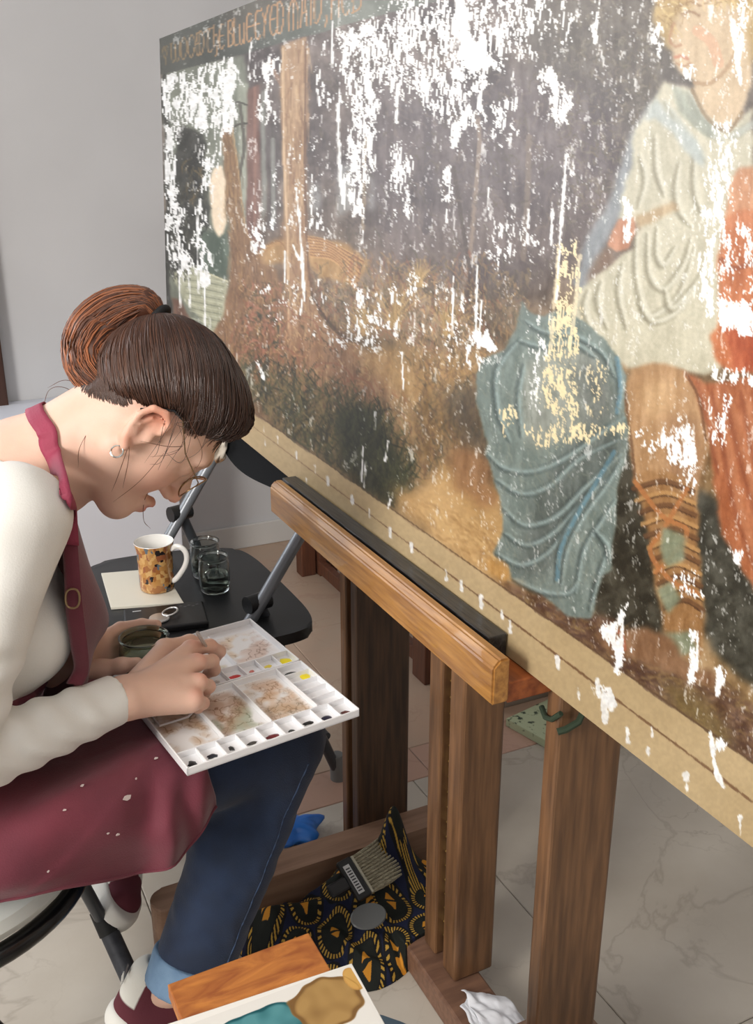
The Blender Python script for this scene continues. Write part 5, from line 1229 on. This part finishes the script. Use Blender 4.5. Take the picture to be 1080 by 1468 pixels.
# ---- jeans
js = SDF((-.24,.95,.05), (.52,1.62,.70), .0045)
js.ell(PEL+A([0,0,-.005]), (.118,.165,.104), k=.03)
def jfold(t, X, Y, Z, qx, qy, qz): return .0016*np.sin(t*17+qy*90+4*np.sin(qx*60+2))*(np.sin(t*7+1)**2)+.0008*np.sin(t*41+qz*120)*np.exp(-(t/.3)**2)
for hp_, kn, an in ((HRr,KR,AR),(HLl,KL,AL)):
    js.cone(hp_, kn, .084, .070, k=.03); js.cone(kn, an+(kn-an)*.5, .070, .065, k=.02, fn=jfold); js.cone(an+(kn-an)*.5, an+(kn-an)*.02, .063, .056, k=.01, fn=jfold)
js.noise(.0013, 38, 9)
for kn, an in ((KR,AR),(KL,AL)):
    ax = (an-kn)/np.linalg.norm(an-kn); X, Y, Z = js.g((slice(None),)*3); ct = (X-an[0])*ax[0]+(Y-an[1])*ax[1]+(Z-an[2])*ax[2]
    rad = np.sqrt((X-an[0])**2+(Y-an[1])**2+(Z-an[2])**2)
    js.D = np.where((rad < .14), np.maximum(js.D, ct), js.D).astype(np.float32)
X, Y, Z = js.g((slice(None),)*3); js.D = np.where((Z > .588), np.maximum(js.D, .588-Z+.0*X+.002+(Z-.588)*2), js.D).astype(np.float32)
denim = mat('dark_blue_denim', (27,46,76), .8, (17,32,56), 14, (1,1,1), bump=.25, bscale=600, sheen=.1)
jo = sculpt('jeans', js, denim, woman, 2); tag(jo, 'dark blue straight jeans')
ax = (AR-KR)/np.linalg.norm(AR-KR)
for nm, kn, an in (('r',KR,AR),('l',KL,AL)):
    ax = (an-kn)/np.linalg.norm(an-kn)
    cs = SDF(an-A([.11,.11,.10]), an+A([.11,.11,.10]), .003); cs.cone(an-ax*.02, an+ax*.012, .0615, .0605, k=.0)
    X, Y, Z = cs.g((slice(None),)*3); ct = (X-an[0])*ax[0]+(Y-an[1])*ax[1]+(Z-an[2])*ax[2]
    cs.D = np.maximum(cs.D, np.maximum(ct-.020, -ct-.028)).astype(np.float32)
    cs.cone(an-ax*.0, an+ax*.08, .052, .052, k=.004, sub=True)
    cs.noise(.001, 50, 4); co = sculpt('turned_cuff', cs, mat('faded_denim', (112,140,168), .8, (92,120,150), 30, bump=.2, bscale=600), woman, 2); tag(co, 'turned-up pale blue cuff of the jeans')
# stitched side seam down the near shin
side = _rt*.80-_fw*.60; side = side-ax*0
axr = (AR-KR)/np.linalg.norm(AR-KR); side = side-axr*(side @ axr); side /= np.linalg.norm(side)
pts = []
for k in range(40):
    c = KR+(AR-KR)*(.02+.93*k/39); r = .02
    while js.at(c+side*r) < 0 and r < .12: r += .0008
    pts.append(Vector(c+side*(r-.0006)))
MB().tube(pts, .0016, 6).build('side_seam', mat('seam_denim', (38,60,92), .7, (22,38,62), 120, lo=.45, hi=.55), jo, smooth=True)
# ---- apron: skirt over the lap, bib, neck strap
burg = mat('burgundy_cotton', (112,38,54), .75, (92,28,44), 7, bump=.15, bscale=500, sheen=.25)
def cr(p, t):
    p = np.asarray(p, float); n = len(p)-1; i = int(min(t*n, n-1e-6)); f = t*n-i; q = np.vstack([2*p[0]-p[1], p, 2*p[-1]-p[-2]]); a, b, c, d = q[i:i+4]
    return .5*((2*b)+(c-a)*f+(2*a-5*b+4*c-d)*f*f+(3*b-a-3*c+d)*f**3)
n1, n2 = 150, 150; P = np.zeros((n1, n2, 3))
rows = [ # from waist to knee: x, then cross-section y,z from far side to near hem
 (-.13, [(1.36,.60),(1.28,.66),(1.18,.68),(1.08,.655),(1.02,.600),(1.000,.565),(.990,.548)]),
 (-.03, [(1.40,.53),(1.30,.625),(1.18,.640),(1.08,.630),(1.010,.600),(.982,.560),(.976,.530)]),
 (.06,  [(1.43,.52),(1.33,.590),(1.20,.592),(1.09,.600),(1.010,.588),(.982,.545),(.982,.504)]),
 (.15,  [(1.43,.52),(1.38,.580),(1.26,.572),(1.11,.5895),(1.030,.582),(1.000,.535),(1.006,.474)]),
 (.212, [(1.43,.52),(1.40,.575),(1.28,.560),(1.12,.5895),(1.045,.580),(1.018,.530),(1.030,.466)]),
 (.274, [(1.43,.52),(1.40,.572),(1.28,.552),(1.13,.5890),(1.064,.578),(1.042,.545),(1.048,.506)])]
for i in range(n1):
    s = i/(n1-1); 
    for j in range(n2):
        t = j/(n2-1); cx = cr([r[0] for r in [(q[0],) for q in rows]] if False else [[q[0]] for q in rows], s)[0]
        pt = cr([cr(q[1], t) for q in rows], s) if False else None
        P[i, j, 0] = cx
sec = np.array([[cr(q[1], j/(n2-1)) for j in range(n2)] for q in rows])
for i in range(n1):
    s = i/(n1-1)
    P[i, :, 1:] = cr(sec.reshape(len(rows), -1), s).reshape(n2, 2)
tj = np.linspace(0, 1, n2)[None]; si = np.linspace(0, 1, n1)[:, None]
hang = np.clip((tj-.62)/.30, 0, 1)
fold = np.sin(si*26+tj*9+2.2*np.sin(si*7))*.6+np.sin(si*15-tj*12+1)*.5
P[..., 1] += -.011*hang*fold; P[..., 2] += .006*hang*fold
big = np.sin((si*1.6+tj*1.1)*9+1.3*np.sin(si*5))*np.clip((tj-.42)/.2, 0, 1)*np.clip((1.03-si)/.25, 0, 1); big = np.sign(big)*np.abs(big)**1.3
P[..., 1] += -.010*big*np.clip((tj-.5)/.3, 0, 1); P[..., 2] += .010*big*np.clip(1-np.abs(tj-.6)/.3, 0, 1)
P[..., 2] += -.006*np.clip(1-np.abs(tj-.55)/.4, 0, 1)*(np.abs(np.sin(si*9+tj*6)))*np.clip(1-si*1.1, 0, 1)
P[..., 0] += .010*hang*np.sin(tj*8)*si
# keep the cloth just outside the jeans
d = js.at(P); G = np.stack([js.at(P+A(e_)*.004)-js.at(P-A(e_)*.004) for e_ in ((1,0,0),(0,1,0),(0,0,1))], -1); G /= np.linalg.norm(G, axis=-1, keepdims=True)+1e-9
push = np.clip(.004-d, 0, .03)[..., None]; P2 = P+G*push; P2[..., 2] = np.minimum(P2[..., 2], np.maximum(P[..., 2], .5905)); P = P2
me = grid_mesh('apron_skirt', P); o = link('apron_skirt', me, burg, woman); tag(o, 'burgundy apron skirt spread over her lap'); s_ = o.modifiers.new('solid', 'SOLIDIFY'); s_.thickness = .0012; s_.offset = 1
MB().tube([Vector(p) for p in P[2:, -1]][::3], .0022, 6).build('hem', burg, o, smooth=True)
# small paint flecks on the cloth
flk = mat('dried_paint', (206,190,186), .6)
for (i, j, r) in ((96,104,.0035),(78,92,.0018),(70,100,.0012),(120,88,.0016),(60,128,.0012),(84,118,.0012),(88,121,.0015),(104,96,.0012)):
    c = Vector(P[i, j]); n = Vector(np.cross(P[i+1, j]-P[i-1, j], P[i, j+1]-P[i, j-1])).normalized(); n = n if n.dot(Vector(-_fw)) > 0 else -n
    M = Matrix.Translation(c+n*.0016) @ n.to_track_quat('Z', 'Y').to_matrix().to_4x4()
    MB().prism([(r*(1+.4*math.sin(k*2.3+i))*math.cos(k*.9)*1.5, r*(1+.3*math.cos(k*3+i))*math.sin(k*.9)) for k in range(7)], 0, .0006, M).build('paint_fleck', flk, o)
ws_ = SDF((-.24,.96,.50), (.20,1.44,.74), .005)
torso(ws_, .006); ws_.plane((.02,1.2,.708), (.25,0,1)); ws_.plane((0,0,.54), (0,0,-1)); ws_.noise(.002, 40, 21)
dkb = mat('burgundy_cotton', (112,38,54))
sculpt('apron_waist', ws_, dkb, woman, 2)
near = [dp(96,722,1.135), dp(101,780,1.135), dp(106,860,1.14), dp(112,940,1.17), dp(104,1000,1.20)]
mid = [dp(100,742,1.24), dp(126,812,1.25), dp(156,884,1.27), dp(130,946,1.275), dp(116,1010,1.26)]
far = [2*m_-n_+A([-.06,.03,0]) for n_, m_ in zip(near, mid)]
n1, n2 = 60, 40; P = np.zeros((n1, n2, 3))
for i in range(n1):
    s = i/(n1-1); a, b, c = cr(near, s), cr(mid, s), cr(far, s)
    for j in range(n2): t = j/(n2-1); P[i, j] = cr([a, a*.45+b*.55+A([.006,0,0]), b, b*.5+c*.5+A([.01,0,0]), c], t)
P[..., 0] += .003*np.sin(np.linspace(0, 9, n2))[None]*np.linspace(0, 1, n1)[:, None]
o = link('apron_bib', grid_mesh('apron_bib', P), burg, woman); s_ = o.modifiers.new('solid', 'SOLIDIFY'); s_.thickness = .0014; s_.offset = 0
def ribbon(name, cen, wid, nor, m, parent, th=.0014):
    cen = [A(q) for q in cen]; n = 48; P = []
    for i in range(n):
        t = i/(n-1); c = cr(cen, t); c2 = cr(cen, min(t+.02, 1)); c1 = cr(cen, max(t-.02, 0)); tg = c2-c1; tg /= np.linalg.norm(tg); nn = cr(nor, t); nn = nn-tg*(nn @ tg); nn /= np.linalg.norm(nn); sd_ = np.cross(tg, nn); w_i = float(cr([[q] for q in wid], t)[0])/2
        P.append([c-sd_*w_i-nn*.001, c-sd_*w_i*.5, c+nn*.0005, c+sd_*w_i*.5, c+sd_*w_i-nn*.001])
    P = np.array(P)
    def fld(p_): 
        a1 = np.where(((p_ > hs.lo)&(p_ < hs.lo+hs.h*(hs.n-1))).all(-1), hs.at(p_), .05); a2 = np.where(((p_ > sh_.lo)&(p_ < sh_.lo+sh_.h*(sh_.n-1))).all(-1), sh_.at(p_), .05); return np.minimum(a1, a2)
    for _ in range(14):
        v = fld(P); g_ = np.stack([fld(P+A(e_)*.004)-fld(P-A(e_)*.004) for e_ in ((1,0,0),(0,1,0),(0,0,1))], -1); g_ /= np.linalg.norm(g_, axis=-1, keepdims=True)+1e-9
        P = P+g_*np.clip(.0035-v, 0, .004)[..., None]
    o = link(name, grid_mesh(name, P), m, parent); q = o.modifiers.new('solid', 'SOLIDIFY'); q.thickness = th; q.offset = 0; return o
pk = mat('lit_burgundy_webbing', (150,52,78), .7, (128,42,64), 10, bump=.2, bscale=400)  # pinker than the apron cotton, light on the strap put into its colour
tow = -_fw
def snap(px_, d0, lift=.003):
    """first point of the skin or top met along a sight line, lifted a little"""
    d = d0-.16
    for _ in range(400):
        p = dp(px_[0], px_[1], d); v = min(float(hs.at(p)) if (p > hs.lo).all() and (p < hs.lo+hs.h*(hs.n-1)).all() else .05, float(sh_.at(p)) if (p > sh_.lo).all() and (p < sh_.lo+sh_.h*(sh_.n-1)).all() else .05)
        if v < lift: return p
        d += max(abs(v-lift)*.5, .0008)
        if d > d0+.2: break
    return dp(px_[0], px_[1], d0)
st = [dp(50,589,1.262), dp(57,594,1.225), snap((66,615),1.19), snap((75,648),1.16), snap((84,684),1.14), snap((90,715),1.13)]+[near[0]*.5+snap((93,730),1.13)*.5, near[1]+tow*.004]
ribbon('neck_strap', st, [.026,.026,.024,.022,.020,.020,.022,.022], [A([0,.2,1]), A([0,0,1]), tow*.8+A([0,0,.5]), tow, tow, tow, tow, tow], pk, woman)
st2 = [near[1]+tow*.003, dp(103,820,1.132), dp(106,870,1.136), dp(113,925,1.155), dp(116,960,1.175), dp(104,985,1.18)]
ribbon('apron_tie', st2, [.018,.018,.020,.020,.018,.018], [tow]*6, burg, woman)
bc = dp(104,858,1.128); bu, bv2 = _rt, _up
q = [bc+bu*x*.008+bv2*y*.011 for x, y in ((-1,-1),(1,-1),(1,1),(-1,1))]
MB().tube([Vector(p) for p in chaikin([Vector(p) for p in q], 2)], .0013, 8, closed=True).build('buckle', mat('dull_brass', (150,128,96), .35, metal=.8), woman, smooth=True)
# ---- hair
hr = SDF(hd(0,0)-A([.24,.24,.24]), hd(0,0)+A([.16,.20,.15]), .0032)
sk_c, sk_r = (-.004,-.006,0), (.096,.090,.080)
def hair_cap(sd):
    sd.ell(hd(*sk_c), sk_r, HR, k=.02)
    sd.ell(hd(.044,.026,0), (.048,.044,.060), HR, k=.03)
hair_cap(hr)
X, Y, Z = hr.g((slice(None),)*3); dx, dy, dz = X-HC[0], Y-HC[1], Z-HC[2]
lf = dx*F_[0]+dy*F_[1]+dz*F_[2]; lu = dx*U_[0]+dy*U_[1]+dz*U_[2]; lr = dx*Rr[0]+dy*Rr[1]+dz*Rr[2]
# hairline: low at the nape, over the ear, up to the forehead
hl_f = np.array([-.12,-.08,-.05,-.020,.005,.030,.052,.070,.086,.12]); hl_u = np.array([-.080,-.078,-.066,-.036,-.010,-.008,.004,.028,.046,.050])
line = np.interp(lf, hl_f, hl_u)-.012*np.clip(1-np.abs(lr)/.03, 0, 1)*(lf < 0)+.003*np.sin(lf*160)+.0025*np.sin(lf*417+1)+.002*np.sin(lf*930)
hr.D = np.maximum(hr.D+.012*np.exp(-np.clip(lu-line, 0, 1)/.014), (line-lu)*.7).astype(np.float32)
hairc = vmat('auburn_hair', .38, .5, bump=0)
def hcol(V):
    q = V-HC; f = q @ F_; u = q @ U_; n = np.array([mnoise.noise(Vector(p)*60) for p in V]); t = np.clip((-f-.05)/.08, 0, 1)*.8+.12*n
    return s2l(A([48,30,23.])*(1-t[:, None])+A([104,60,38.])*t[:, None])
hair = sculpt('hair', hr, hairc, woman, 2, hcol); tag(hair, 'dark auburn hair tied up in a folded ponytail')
def pxh(u, v, off=0): # a point of the head's median plane, shifted towards the near side
    q = dp(u, v, 1.21); t = ((HC-A([0,0,CAM_H])) @ Rr)/((q-A([0,0,CAM_H])) @ Rr); return A([0,0,CAM_H])+(q-A([0,0,CAM_H]))*t+Rr*off
def pxd(u, v, d): return dp(u, v, d)
tie = pxd(226,458,1.225)
pony = [tie, pxd(205,440,1.225), pxd(168,452,1.225), pxd(140,482,1.22), pxd(134,520,1.195), pxd(156,556,1.175)]
pr = [.012,.024,.034,.038,.034,.022]
ps = SDF(pxd(150,500,1.22)-A([.12,.12,.12]), pxd(170,480,1.22)+A([.14,.12,.12]), .0035)
ps.chain(pony, [r-.003 for r in pr], k=.012)
def pcol(V): n = np.array([mnoise.noise(Vector(p)*50) for p in V])[:, None]; return s2l(A([76,44,30.])+n*16)
sculpt('ponytail', ps, hairc, hair, 2, pcol)
ts = [tie+U_*.0-F_*.001+A(q)*.0 for q in ((0,0,0),)]
axp = pony[1]-pony[0]; axp /= np.linalg.norm(axp); e1 = np.cross(axp, Rr); e1 /= np.linalg.norm(e1); e2 = np.cross(axp, e1)
MB().tube([Vector(tie+(e1*math.cos(a)+e2*math.sin(a))*.017) for a in [k*math.pi/12 for k in range(24)]], .0055, 10, closed=True).build('hair_tie', mat('black_elastic', (12,12,13), .8), hair, smooth=True)
# strands
SV = []; SQ = []; SC = []; base = 0
def strand(pts, r, col):
    global base
    pts = np.asarray(pts); n = len(pts); tg = np.gradient(pts, axis=0); tg /= np.linalg.norm(tg, axis=1, keepdims=True)+1e-9
    a = np.cross(tg, A([.3,.5,.8])); a /= np.linalg.norm(a, axis=1, keepdims=True)+1e-9; b = np.cross(tg, a)
    rr_ = r*np.interp(np.linspace(0, 1, n), [0,.1,.8,1], [.6,1,1,.25])[:, None]
    V = np.stack([pts+a*rr_, pts+b*rr_, pts-a*rr_, pts-b*rr_], 1).reshape(-1, 3)
    i = np.arange(n-1)[:, None]*4; k = np.arange(4)[None]; k2 = (k+1) % 4
    q = np.stack([i+k, i+k2, i+4+k2, i+4+k], -1).reshape(-1, 4)+base
    SV.append(V); SQ.append(q); SC.append(np.tile(A(col, float), (len(V), 1))*np.repeat(np.linspace(.9, 1.12, n), 4)[:, None]); base += len(V)
hg = np.random.default_rng(5)
c0 = hd(*sk_c); td = tie-c0
def surf(dirs):
    out = []
    for dd in dirs:
        dd = dd/np.linalg.norm(dd); lo_, hi_ = .05, .135
        for _ in range(12):
            m_ = (lo_+hi_)/2
            if hr.at(c0+dd*m_) < 0: lo_ = m_
            else: hi_ = m_
        out.append(lo_)
    return np.array(out)
td_ = td/np.linalg.norm(td); cnt = 0
while cnt < 2300:
    f = hg.uniform(-.07,.10); u0 = np.interp(f, hl_f, hl_u)
    u = u0+hg.uniform(.000,.055)*hg.random(); s_ = 1 if hg.random() < .78 else -1
    v = 1-((f-sk_c[0])/sk_r[0])**2-((u-sk_c[1])/sk_r[1])**2
    r = math.sqrt(max(v, .0))*sk_r[2]*(1 if f < .05 else hg.uniform(.0, 1))
    sd0 = F_*(f-sk_c[0])+U_*(u-sk_c[1])+Rr*r*s_; sd0 /= np.linalg.norm(sd0)
    om = math.acos(np.clip(sd0 @ td_, -1, 1)); 
    if om < .25: continue
    n = 14; t = np.linspace(0, .97, n)[:, None]; dirs = (np.sin((1-t)*om)*sd0+np.sin(t*om)*td_)/math.sin(om)
    wob = hg.normal(size=3)*.035; dirs = dirs+np.sin(t*math.pi)*wob
    R_ = surf(dirs)+.0012+hg.random()*.0022+.0012*np.sin(t[:, 0]*6+hg.random()*6)
    L0 = np.linalg.norm(td); R_ = R_*(1-t[:,0]**5)+(L0+.004)*t[:,0]**5
    dirs /= np.linalg.norm(dirs, axis=1, keepdims=True)
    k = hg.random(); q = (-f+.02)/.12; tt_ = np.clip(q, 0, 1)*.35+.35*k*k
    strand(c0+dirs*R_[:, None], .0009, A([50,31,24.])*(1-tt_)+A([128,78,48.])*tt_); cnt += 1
for _ in range(420):
    f = hg.uniform(-.065,-.030) if hg.random() < .75 else hg.uniform(.034,.085); u = np.interp(f, hl_f, hl_u)-hg.uniform(0, .010)
    r = math.sqrt(max(1-((f-sk_c[0])/sk_r[0])**2-((u-sk_c[1])/sk_r[1])**2, 0))*sk_r[2]; sd0 = F_*(f-sk_c[0])+U_*(u-sk_c[1])+Rr*r*(1 if f < .05 else hg.uniform(.2, 1)); sd0 /= np.linalg.norm(sd0)
    om = math.acos(np.clip(sd0 @ td_, -1, 1)); t = np.linspace(0, .30, 9)[:, None]; dirs = (np.sin((1-t)*om)*sd0+np.sin(t*om)*td_)/math.sin(om); dirs = dirs+np.sin(t*8)*hg.normal(size=3)*.02; dirs /= np.linalg.norm(dirs, axis=1, keepdims=True)
    R_ = []
    for dd in dirs:
        lo_, hi_ = .04, .14
        for _k in range(12):
            m_ = (lo_+hi_)/2
            if min(float(hr.at(c0+dd*m_)), float(hs.at(c0+dd*m_))) < 0: lo_ = m_
            else: hi_ = m_
        R_.append(lo_+.0006)
    strand(c0+dirs*np.array(R_)[:, None], .00045, (70,46,34))
pa = np.array(pony); 
for _ in range(1500):
    an = hg.uniform(0, 2*math.pi); rf = math.sqrt(hg.uniform(.45, 1))*1.03; n = 16; end = hg.uniform(.82, 1.06); tw = hg.normal()*.35
    pts = []
    for t in np.linspace(0, end, n):
        tc = min(t, 1); c = cr(pa, tc); cn = cr(pa, min(tc+.02, 1)); cp = cr(pa, max(tc-.02, 0)); tg = cn-cp; tg /= np.linalg.norm(tg)+1e-9
        if t > 1: c = c+tg*(t-1)*.12
        x = np.cross(tg, Rr); x /= np.linalg.norm(x); y = np.cross(tg, x); r = float(cr([[q] for q in pr], tc)[0])*rf*(1+.35*max(0, t-.8))
        aa = an+tw*t; pts.append(c+(x*math.cos(aa)+y*math.sin(aa))*r)
    k = hg.random(); top = math.cos(an)
    strand(pts, .0011, A([62,36,26.])*(1-k)+A([158,96,60.])*k)
def flyaway(px_, d0, r=.00035, col=(96,56,36)): 
    strand([cr([dp(*q, d0) if len(q) == 2 else dp(*q) for q in px_], t) for t in np.linspace(0, 1, 24)], r, col)
for k in range(10):
    q = k/9; x0 = 300-60*q; flyaway([(x0+20,560+hg.normal()*8,1.135), (x0+hg.normal()*6,600,1.132), (x0-20+hg.normal()*10,640+hg.normal()*14,1.14), (x0-30+hg.normal()*16,655+hg.normal()*14,1.15)], 1.14, .0003, (60,40,32))
for px_ in ([(165,575,1.17),(140,600,1.155),(115,640,1.15),(112,670,1.155)], [(200,570,1.16),(190,620,1.13),(170,680,1.15),(160,705,1.16)], [(120,570,1.2),(90,555,1.2),(70,560,1.2),(62,585,1.2)], [(130,560,1.2),(95,545,1.2),(68,556,1.2)], [(262,640,1.14),(240,640,1.13),(200,632,1.12)], [(255,605,1.13),(262,632,1.13),(250,650,1.13),(215,655,1.14)], [(225,690,1.2),(208,715,1.21),(206,745,1.22),(216,758,1.22)], [(270,600,1.13),(290,650,1.14),(270,690,1.15)], [(235,650,1.13),(200,690,1.15),(162,720,1.17)], [(180,600,1.15),(185,650,1.13),(176,700,1.15)]): flyaway(px_, 1.15, .0004, (92,54,34))
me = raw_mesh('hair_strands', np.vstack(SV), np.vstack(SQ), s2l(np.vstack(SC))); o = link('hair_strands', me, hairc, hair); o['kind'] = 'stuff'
# ---- glasses and earring
wire = mat('thin_gold_wire', (150,126,96), .25, metal=.9); gl = empty('glasses', hd(.1,-.04), label=None); gl.parent = woman; gl.matrix_parent_inverse = wmat(woman).inverted()
def ring_pts(s_, n=36): return [Vector(hd(.101-.006*abs(math.cos(a)) ,-.040+.0195*math.sin(a), s_*(.032+.0235*math.cos(a)))) for a in [k*2*math.pi/n for k in range(n)]]
lens = mat('spectacle_lens', (245,248,250), .02, trans=1, ior=1.05)
for s_ in (-1, 1):
    MB().tube(ring_pts(s_), .0009, 8, closed=True).build('rim', wire, gl, smooth=True)
    mb = MB(); pts = ring_pts(s_, 28); vs = [mb.bm.verts.new(p) for p in pts]; mb.bm.faces.new(vs); mb.build('lens', lens, gl)
    MB().tube([hd(.095,-.034,.056*s_), hd(.090,-.030,.068*s_), hd(.05,-.024,.075*s_), hd(.015,-.006,.0775*s_)], .0008, 8).build('temple_arm', wire, gl, smooth=True)
    MB().tube([hd(.015,-.006,.0775*s_), hd(.0,-.008,.0785*s_), hd(-.010,-.022,.077*s_), hd(-.020,-.040,.073*s_)], [.0010,.0022,.0030,.0030], 10, flat=.7).build('temple_tip', blk, gl, smooth=True)
MB().tube([hd(.104,-.036,-.0095), hd(.108,-.034,0), hd(.104,-.036,.0095)], .0009, 8).build('bridge', wire, gl, smooth=True)
eh = hd(.006,-.088,.0785)
MB().tube([Vector(eh+U_*.0072*math.cos(a)+(F_*.9+Rr*.4)*.0068*math.sin(a)) for a in [k*math.pi/12 for k in range(24)]], .0011, 8, closed=True).build('hoop_earring', mat('silver', (220,220,215), .15, metal=1), woman, smooth=True)
# ---- shoes
def shoe(name, heel, toe_dir, up_, lab):
    tx = A(toe_dir, float); tx /= np.linalg.norm(tx); uz = A(up_, float); uz -= tx*(uz @ tx); uz /= np.linalg.norm(uz); ly = np.cross(uz, tx)
    M = Matrix(((tx[0],ly[0],uz[0],heel[0]),(tx[1],ly[1],uz[1],heel[1]),(tx[2],ly[2],uz[2],heel[2]),(0,0,0,1)))
    e_ = empty(name, heel); e_.parent = woman; e_.matrix_parent_inverse = wmat(woman).inverted(); 
    so = SDF((-.03,-.06,-.01), (.29,.06,.06), .0035)
    for a, b, ra, rb in (((.03,0),(.12,.004),.036,.034),((.12,.004),(.205,.006),.034,.046),((.205,.006),(.232,.0),.046,.040)): so.cone((a[0],a[1],.014), (b[0],b[1],.014), ra, rb, k=.02)
    so.plane((0,0,.030), (-.02,0,1), .003); so.plane((0,0,0), (0,0,-1), .003)
    V, Q = so.mesh('s'); V = relax(V, Q, 2); V = np.array([M @ Vector(p) for p in V]); link('sole', raw_mesh('sole', V, Q), mat('white_rubber', (222,220,214), .6), e_)
    us = SDF((-.03,-.06,.0), (.29,.06,.125), .0028)
    us.cone((.032,0,.030), (.030,0,.085), .033, .030, k=.01); us.cone((.06,0,.030), (.075,0,.070), .033, .030, k=.02); us.cone((.07,0,.035), (.17,.004,.034), .034, .030, k=.03); us.cone((.13,.004,.028), (.222,.003,.026), .034, .030, k=.03, sq=((0,1,0),.78))
    us.ell((.055,0,.115), (.036,.024,.034), k=.006, sub=True); us.plane((0,0,.022), (0,0,-1))
    V, Q = us.mesh('u'); V = relax(V, Q, 2)
    c = np.tile(A([96,44,54.]), (len(V), 1)); x, y, z = V.T
    c[(x < .024) & (z > .050)] = (222,220,212)
    for k in range(3):
        m_ = np.abs((x-(.118 if not lab else .150)-.026*k)-(z-.03)*-.45) < .0080; c[m_ & (np.abs(y) > .011)] = (226,224,218)
    c[(x > .052) & (x < .088) & (z > .082)] = (90,40,50)
    V = np.array([M @ Vector(p) for p in V]); link('upper', raw_mesh('upper', V, Q, s2l(c)), vmat(name+'_suede', .8, .3, bump=.2, bscale=500), e_)
    lc = mat('dark_laces', (58,32,36), .8)
    for k in range(5): MB().tube([M @ Vector(p) for p in ((.095+.018*k,-.020,.072-.008*k),(.100+.018*k,0,.080-.0085*k),(.095+.018*k,.020,.072-.008*k))], .0025, 8).build('lace', lc, e_, smooth=True)
    if name == 'sneaker' and lab:
        for sgn in (-1, 1): MB().tube([M @ Vector(p) for p in ((.12,0,.078),(.135,.022*sgn,.092),(.160,.036*sgn,.078),(.155,.040*sgn,.050))], .0018, 8).build('lace', lc, e_, smooth=True)
    # three-leaf mark with stripes on the heel tab
    em = mat('dark_print_leaf', (44,40,44), .6)
    for a, r in ((-38,.0085),(0,.0105),(38,.0085)):
        an = math.radians(a); c_ = Vector((-.0035, math.sin(an)*.0085, .078+math.cos(an)*.0085))
        MB().lathe([(0,0),(.0035,0),(.0035,.0008),(0,.0008)], 20, M @ Matrix.Translation(c_+Vector((-.0002,0,0))) @ Matrix.Rotation(-an,4,'X') @ Matrix.Rotation(math.radians(-90),4,'Y') @ Matrix.Diagonal((r/.0055,.9,1,1))).build('printed_leaf', em, e_)
    for k in range(3): MB().box((-.0052,-.010,.066+.0032*k), (-.0040,.010,.0678+.0032*k), M).build('printed_stripe', mat('white_rubber', (222,220,214)), e_)
    return e_
shoe('sneaker', HE, TD, UD, '')
shoe('sneaker', H2, T2, U2, 'laced')
# ---- what her hands hold
jj = jar('glass_jar', JC[0], JC[1], JC[2], JR, JH, mat('greenish_glass', (206,220,206), .04, trans=1, ior=1.45), 'glass jar of cloudy rinse water held in her left hand')
MB().lathe([(0,0),(.029,0),(.0335,.012),(.0338,.034),(0,.034)], 32, T((JC[0],JC[1],JC[2]+.0055))).build('water', mat('cloudy_water', (178,170,150), .05, trans=.85, ior=1.33), jj, smooth=True)
bt0 = atz(308,948,.612); b1 = atz(283,907,.700)
dd = b1-bt0
pb = empty('slender_paintbrush', bt0, label='slender paintbrush with clear handle pinched in her right hand', cat='brush')
MB().tube([Vector(bt0+dd*.12), Vector(bt0+dd*.5), Vector(b1)], [.0022,.0030,.0024], 12).build('handle', mat('clear_acrylic', (214,210,204), .1, trans=.6, ior=1.4), pb, smooth=True)
MB().tube([Vector(bt0-dd*.02), Vector(bt0+dd*.14)], [.0016,.0024], 12).build('ferrule', alu, pb, smooth=True)
MB().tube([Vector(bt0-dd*.12), Vector(bt0-dd*.06), Vector(bt0-dd*.01)], [.0002,.0014,.0015], 10).build('bristles', brm, pb, smooth=True)
